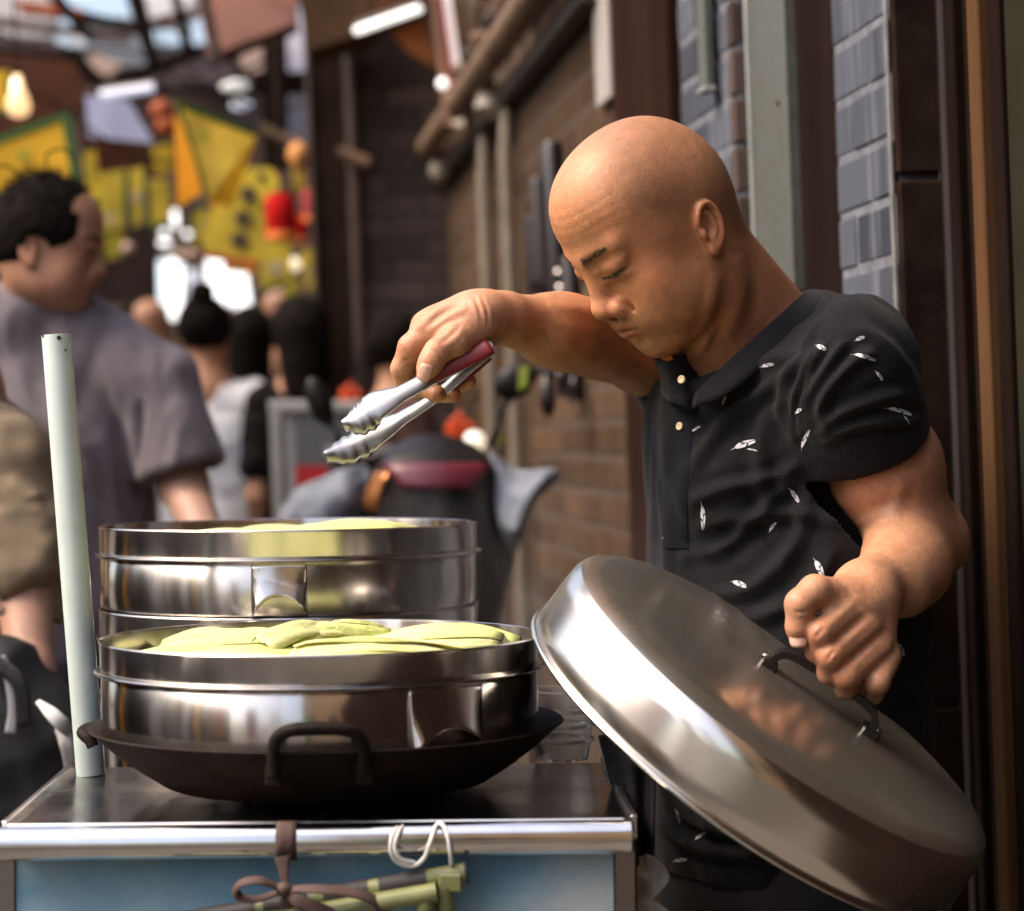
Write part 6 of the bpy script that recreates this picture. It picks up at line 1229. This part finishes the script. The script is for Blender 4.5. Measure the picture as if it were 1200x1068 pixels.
def cs2(p): s_ = (p - hm2) @ sd2; a = np.linalg.norm((p - hm2) - s_[:, None] * sd2, axis=1); return np.maximum(np.maximum(-s_, a - .1), s_ - .12)
T2.func(cs2, hm2 + sd2 * .06, .16, op='s', k=.006); T2.cap(hm2 - sd2 * .04, hm2 + sd2 * .08, .062, .064, op='s', k=.008); T2.cap(P(-88, 448, 4.12), P(-112, 560, 4.1), .07, .072, k=.03)
T2.plane(P(40, 790, 4.05), -upv, k=.005); T2.cap(P(38, 366, 4.045), P(150, 424, 4.03), .074, .066, k=.04); T2.cap(P(38, 366, 4.045), P(-60, 424, 4.08), .074, .066, k=.04); nc2 = P(42, 340, 4.03); T2.func(lambda p: np.maximum(-((p - nc2) @ nrm(upv + fwd * -.05 + rgt * .08)), np.linalg.norm(p - nc2, axis=1) - .105), nc2, .105, op='s', k=.006)
V, F = T2.mesh(.006); N = mesh_normals(V, F); V = cloth_disp(V, N, .016, 6.5, (1.3, 1, .45), 14)
for (u0, v0, u1, v1, w, h) in ((150, 560, 120, 430, .016, .012), (135, 590, 60, 470, .018, .010), (165, 470, 150, 570, .010, -.014), (120, 640, 20, 520, .02, .010), (205, 470, 180, 560, .012, .008)): V = fold(V, N, P(u0, v0, 3.93), P(u1, v1, 3.93), w, h * 1.5)
mesh_obj('t_shirt', relax(V, F, 1), F, mv, gt_)
TR = Sdf(); q = P(42, 790, 4.05); TR.el((0, 0, 0), (.18, .13, .14), fr=bf(q), k=.02)
for sg in (-1, 1): a = q + rgt * .09 * sg; kn = a.copy(); kn[2] = .48; an = a.copy(); an[2] = .03; TR.cap(a, kn, .088, .068, k=.04); TR.cap(kn, an, .068, .06, k=.02)
V, F = TR.mesh(.014); mesh_obj('trousers', V, F, mat('dark_trousers', ()), gt_)
# ---- person in khaki at the picture edge
kp = empty('person', 'person in a khaki shirt with rolled sleeve, mostly cut off by the picture edge', 'person'); kd_ = 2.95
khaki = mat('khaki_cotton', (.27, .20, .125), rough=.85, var=.12, scale=30, bump=.3, bscale=400)
H3 = head_frame(P(-88, 372, kd_ + .05), -60, 0, 0, .92, side=1); S = Sdf(); add_head(S, H3, fine=False); S.cap(H3.w((0, -.02, -.03)), P(-70, 440, kd_ + .05), .055, .07, k=.03)
S.cap(P(-70, 480, kd_ + .06), P(-70, 800, kd_ + .06), .09, .09, k=.03); S.cap(P(-70, 510, kd_ + .05), P(4, 545, kd_), .045, .04, k=.03); S.cap(P(6, 545, kd_), P(28, 680, kd_ - .02), .046, .040, k=.02); S.cap(P(28, 680, kd_ - .02), P(36, 790, kd_ - .10), .039, .029, k=.02)
S.cap(P(36, 790, kd_ - .10), P(26, 830, kd_ - .13), .028, .030, k=.02)
for k_ in range(4): S.chain([P(20 - 7 * k_ + 14, 838, kd_ - .14), P(14 - 7 * k_ + 14, 862, kd_ - .15), P(10 - 6 * k_ + 14, 876, kd_ - .135)], [.012, .010, .009], k=.008)
S.chain([P(36, 815, kd_ - .13), P(44, 842, kd_ - .15), P(40, 862, kd_ - .16)], [.013, .011, .009], k=.01)
V, F = S.mesh(.005); C = skin_color(V, None, H3, base=np.array((.42, .215, .125)), stubble=0); mesh_obj('body', V, F, skin_m, kp, color=C)
Q = Sdf(); Q.el((0, 0, 0), (.095, .110, .12), fr=Frame(H3.w((0, -.01, .03)), H3.R[0], H3.R[1], H3.R[2]), k=.02); Q.cap(H3.w((.03, -.02, .0)), P(-36, 430, kd_), .06, .030, k=.03); Q.el((0, .13, -.03), (.09, .08, .10), fr=H3, op='s', k=.02)
V, F = Q.mesh(.005); V = V + mesh_normals(V, F) * (.006 * fbm(V * np.array((90, 90, 18)), 3, 3))[:, None]; mesh_obj('hair', V, F, hair_m, kp)
T3 = Sdf(); T3.el((0, 0, 0), (.17, .13, .30), fr=bf(P(-80, 700, kd_ + .07)), k=.03); T3.cap(P(-70, 505, kd_ + .07), P(0, 540, kd_ + .01), .066, .058, k=.05); T3.cap(P(2, 545, kd_), P(20, 640, kd_ - .01), .058, .054, k=.03); T3.cap(P(24, 640, kd_ - .01), P(27, 668, kd_ - .015), .066, .062, k=.015); T3.cap(P(26, 680, kd_ - .02), P(28, 718, kd_ - .02), .050, .049, k=.008)
T3.cap(P(-14, 655, kd_ - .05), P(46, 655, kd_ - .04), .030, .026, k=.02)
T3.plane(P(28, 729, kd_), nrm(D(.05, -1, 0)), k=.003); T3.cap(P(28, 715, kd_ - .02), P(28, 760, kd_ - .02), .0445, .0445, op='s', k=.004)
V, F = T3.mesh(.005); N = mesh_normals(V, F); V = cloth_disp(V, N, .018, 9, (1, 1, .7), 31)
for (u0, v0, u1, v1, w, h) in ((0, 620, 60, 645, .010, .012), (-5, 655, 62, 672, .010, .012), (10, 560, 50, 600, .012, .008), (40, 520, 55, 620, .012, .007)): V = fold(V, N, P(u0, v0, kd_ - .06), P(u1, v1, kd_ - .06), w, h)
ksh = mesh_obj('shirt', relax(V, F, 1), F, khaki, kp)
for v in (697, 717): MB().lathe([(.0001, .003), (.004, .003), (.006, .0015), (.006, -.002)], P(4, v, kd_ - .074), nrm(D(-.2, 0, 1)), 14).build('button', mat('khaki_button', (.11, .08, .05), rough=.4), ksh, smooth=True)
TR = Sdf(); q = P(-80, 950, kd_ + .07); TR.el((0, 0, 0), (.17, .13, .16), fr=bf(q), k=.02)
for sg in (-1, 1): a = q + rgt * .085 * sg; an = a.copy(); an[2] = .03; TR.cap(a, an, .088, .06, k=.04)
V, F = TR.mesh(.014); mesh_obj('trousers', V, F, mat('dark_trousers', ()), kp)
bg_ = empty('shoulder_bag', 'black shoulder bag hanging at the khaki person’s side'.replace('’', "'"), 'bag'); Q = Sdf(); Q.el((0, 0, 0), (.125, .07, .16), fr=bf(P(-15, 900, kd_ - .12)), k=.02); Q.cap(P(-60, 960, kd_ - .12), P(50, 960, kd_ - .12), .06, .05, k=.04); Q.cap(P(0, 800, kd_ - .12), P(52, 860, kd_ - .12), .045, .04, k=.04)
V, F = Q.mesh(.007); V = cloth_disp(V, mesh_normals(V, F), .010, 8, seed=41); mesh_obj('bag_body', V, F, mat('black_nylon', (.013, .012, .014), rough=.6, var=.3, scale=30, bump=.3, bscale=300), bg_)
strip([P(0, 770, kd_ - .20), P(10, 790, kd_ - .20), P(16, 830, kd_ - .20), P(12, 860, kd_ - .2)], .014, 'strap', bg_, mat('grey_webbing', (.30, .29, .32), rough=.6)); strip([P(-8, 775, kd_ - .20), P(22, 800, kd_ - .205), P(28, 850, kd_ - .20)], .02, 'flap_edge', bg_, mat('black_nylon', ()))
pp_ = empty('paper_tag', 'torn white paper tags sticking out by the foot of the pole', 'paper'); strip([P(44, 822, 2.62), P(60, 836, 2.60), P(74, 850, 2.60), P(86, 862, 2.62)], [.006, .016, .018, .012], 'tag', pp_, mat('white_paper', (.62, .60, .58), rough=.7), face=nrm(D(.2, .3, 1))); strip([P(70, 852, 2.62), P(78, 872, 2.61), P(82, 900, 2.62), P(80, 925, 2.63)], [.014, .018, .014, .012], 'tag', pp_, mat('grey_paper', (.38, .36, .35), rough=.7))
# ---- the crowd beyond
def walker(u, v_top, d, yaw, shirt_m, pants_m, label, hair='short', sc_w=1., skirt=False, arm=0., group='people walking down the alley'):
    """a standing figure; yaw 0 = back to the camera, 180 = facing it"""
    o = empty('person', label, 'person', group); top = P(u, v_top, d); Hh = top[2]; k = Hh / 1.72; g = np.array((top[0], top[1], 0.)); a = R(yaw)
    fy = A_ * math.cos(a) + RP * math.sin(a); fx = np.cross(fy, ZZ); B = Frame(g, fx, fy, ZZ, k)
    Hd = Frame(B.w((0, .02, 1.585)), fx, fy, ZZ, k); S = Sdf(); add_head(S, Hd, fine=False); w = sc_w
    S.cap((0, .0, 1.56), (0, -.01, 1.42), .052, .06, fr=B, k=.02); S.cap((-.15 * w, 0, 1.38), (.15 * w, 0, 1.38), .05, fr=B, k=.04); S.cap((0, 0, 1.4), (0, 0, 1.0), .10, .11, fr=B, k=.04)
    for sg in (-1, 1): S.cap((.18 * w * sg, 0, 1.37), (.225 * w * sg, -.02, 1.10), .042, .036, fr=B, k=.02); S.cap((.225 * w * sg, -.02, 1.10), (.225 * w * sg - .05 * sg * arm, .06 + .15 * arm, .88 + .12 * arm), .035, .025, fr=B, k=.02); S.el((.225 * w * sg - .05 * sg * arm, .08 + .15 * arm, .82 + .12 * arm), (.022, .04, .06), fr=B, k=.02); S.cap((.09 * sg, 0, .9), (.09 * sg, 0, .08), .07, .045, fr=B, k=.02); S.cap((.09 * sg, -.04, .045), (.09 * sg, .13, .04), .042, .036, fr=B, k=.02)
    V, F = S.mesh(.011); mesh_obj('body', V, F, far_skin, o)
    T = Sdf(); T.el((0, 0, 1.22), (.195 * w, .125, .24), fr=B, k=.03); T.el((0, .0, 1.02), (.175 * w, .12, .16), fr=B, k=.05); T.cap((-.15 * w, 0, 1.385), (.15 * w, 0, 1.385), .066, fr=B, k=.05)
    for sg in (-1, 1): T.cap((.17 * w * sg, 0, 1.385), (.212 * w * sg, -.01, 1.20), .062, .060, fr=B, k=.03)
    T.cap((0, .0, 1.455), (0, -.005, 1.42), .064, .085, fr=B, k=.03); T.cap((0, .03, 1.60), (0, .01, 1.475), .058, .062, fr=B, op='s', k=.012)
    V, F = T.mesh(.012); V = cloth_disp(V, mesh_normals(V, F), .010, 8, seed=int(u)); mesh_obj('top', V, F, shirt_m, o)
    T = Sdf(); T.el((0, 0, .93), (.175 * w, .125, .13), fr=B, k=.03)
    for sg in (-1, 1): T.cap((.085 * sg, 0, .9), (.10 * sg, 0, .50), .098, .085, fr=B, k=.04); T.cap((.10 * sg, 0, .50), (.105 * sg, 0, .10), .085, .085, fr=B, k=.03)
    V, F = T.mesh(.013); V = cloth_disp(V, mesh_normals(V, F), .010, 7, seed=int(u) + 3); mesh_obj('trousers', V, F, pants_m, o)
    Q = Sdf(); Q.el((0, -.010, .050), (.088, .105, .100), fr=Hd, k=.02)
    if hair == 'long': Q.cap((0, -.06, .03), (0, -.07, -.16), .085, .075, fr=Hd, k=.04)
    if hair == 'bun': Q.el((0, -.06, .15), (.042, .042, .038), fr=Hd, k=.02)
    Q.el((0, .125, -.04), (.10, .085, .10), fr=Hd, op='s', k=.02); V, F = Q.mesh(.008); V = V + mesh_normals(V, F) * (.006 * fbm(V * 50, 3, 3))[:, None]; mesh_obj('hair', V, F, hair_m, o)
wht = mat('white_cotton', (.88, .89, .90), rough=.9, var=.06, scale=20); crm = mat('cream_cotton', (.78, .71, .62), rough=.9, var=.08, scale=20); blkc = mat('black_cotton', (.008, .007, .007), spec=.15, rough=.95, var=.2, scale=30)
walker(238, 350, 7.4, 4, wht, crm, 'woman in white top and cream trousers with her hair in a bun, walking away', 'bun', .95)
walker(350, 350, 7.2, -12, blkc, crm, 'long-haired person in black top at the glass case', 'long', .72, arm=.6)
walker(292, 362, 8.6, 8, blkc, blkc, 'person all in black close beside the woman in white', 'long', .62)
walker(166, 352, 8.8, 150, mat('charcoal_cotton', (.05, .045, .05), rough=.9), blkc, 'person coming towards the camera just past the man in the grey tee', 'long', .85)
walker(322, 340, 10.5, 165, blkc, blkc, 'dark-haired person facing the camera behind the black-clad pair', 'short', .9)
walker(470, 368, 7.9, 70, mat('wine_cotton', (.08, .025, .02), rough=.9), blkc, 'dark-haired person at the stall seen through the crook of the tongs hand', 'short', .9, arm=.5) if False else walker(462, 370, 6.75, 75, mat('wine_cotton', (.06, .025, .02), rough=.9), blkc, 'dark-haired person in profile against the dark brick end wall', 'short', .8, arm=.5)
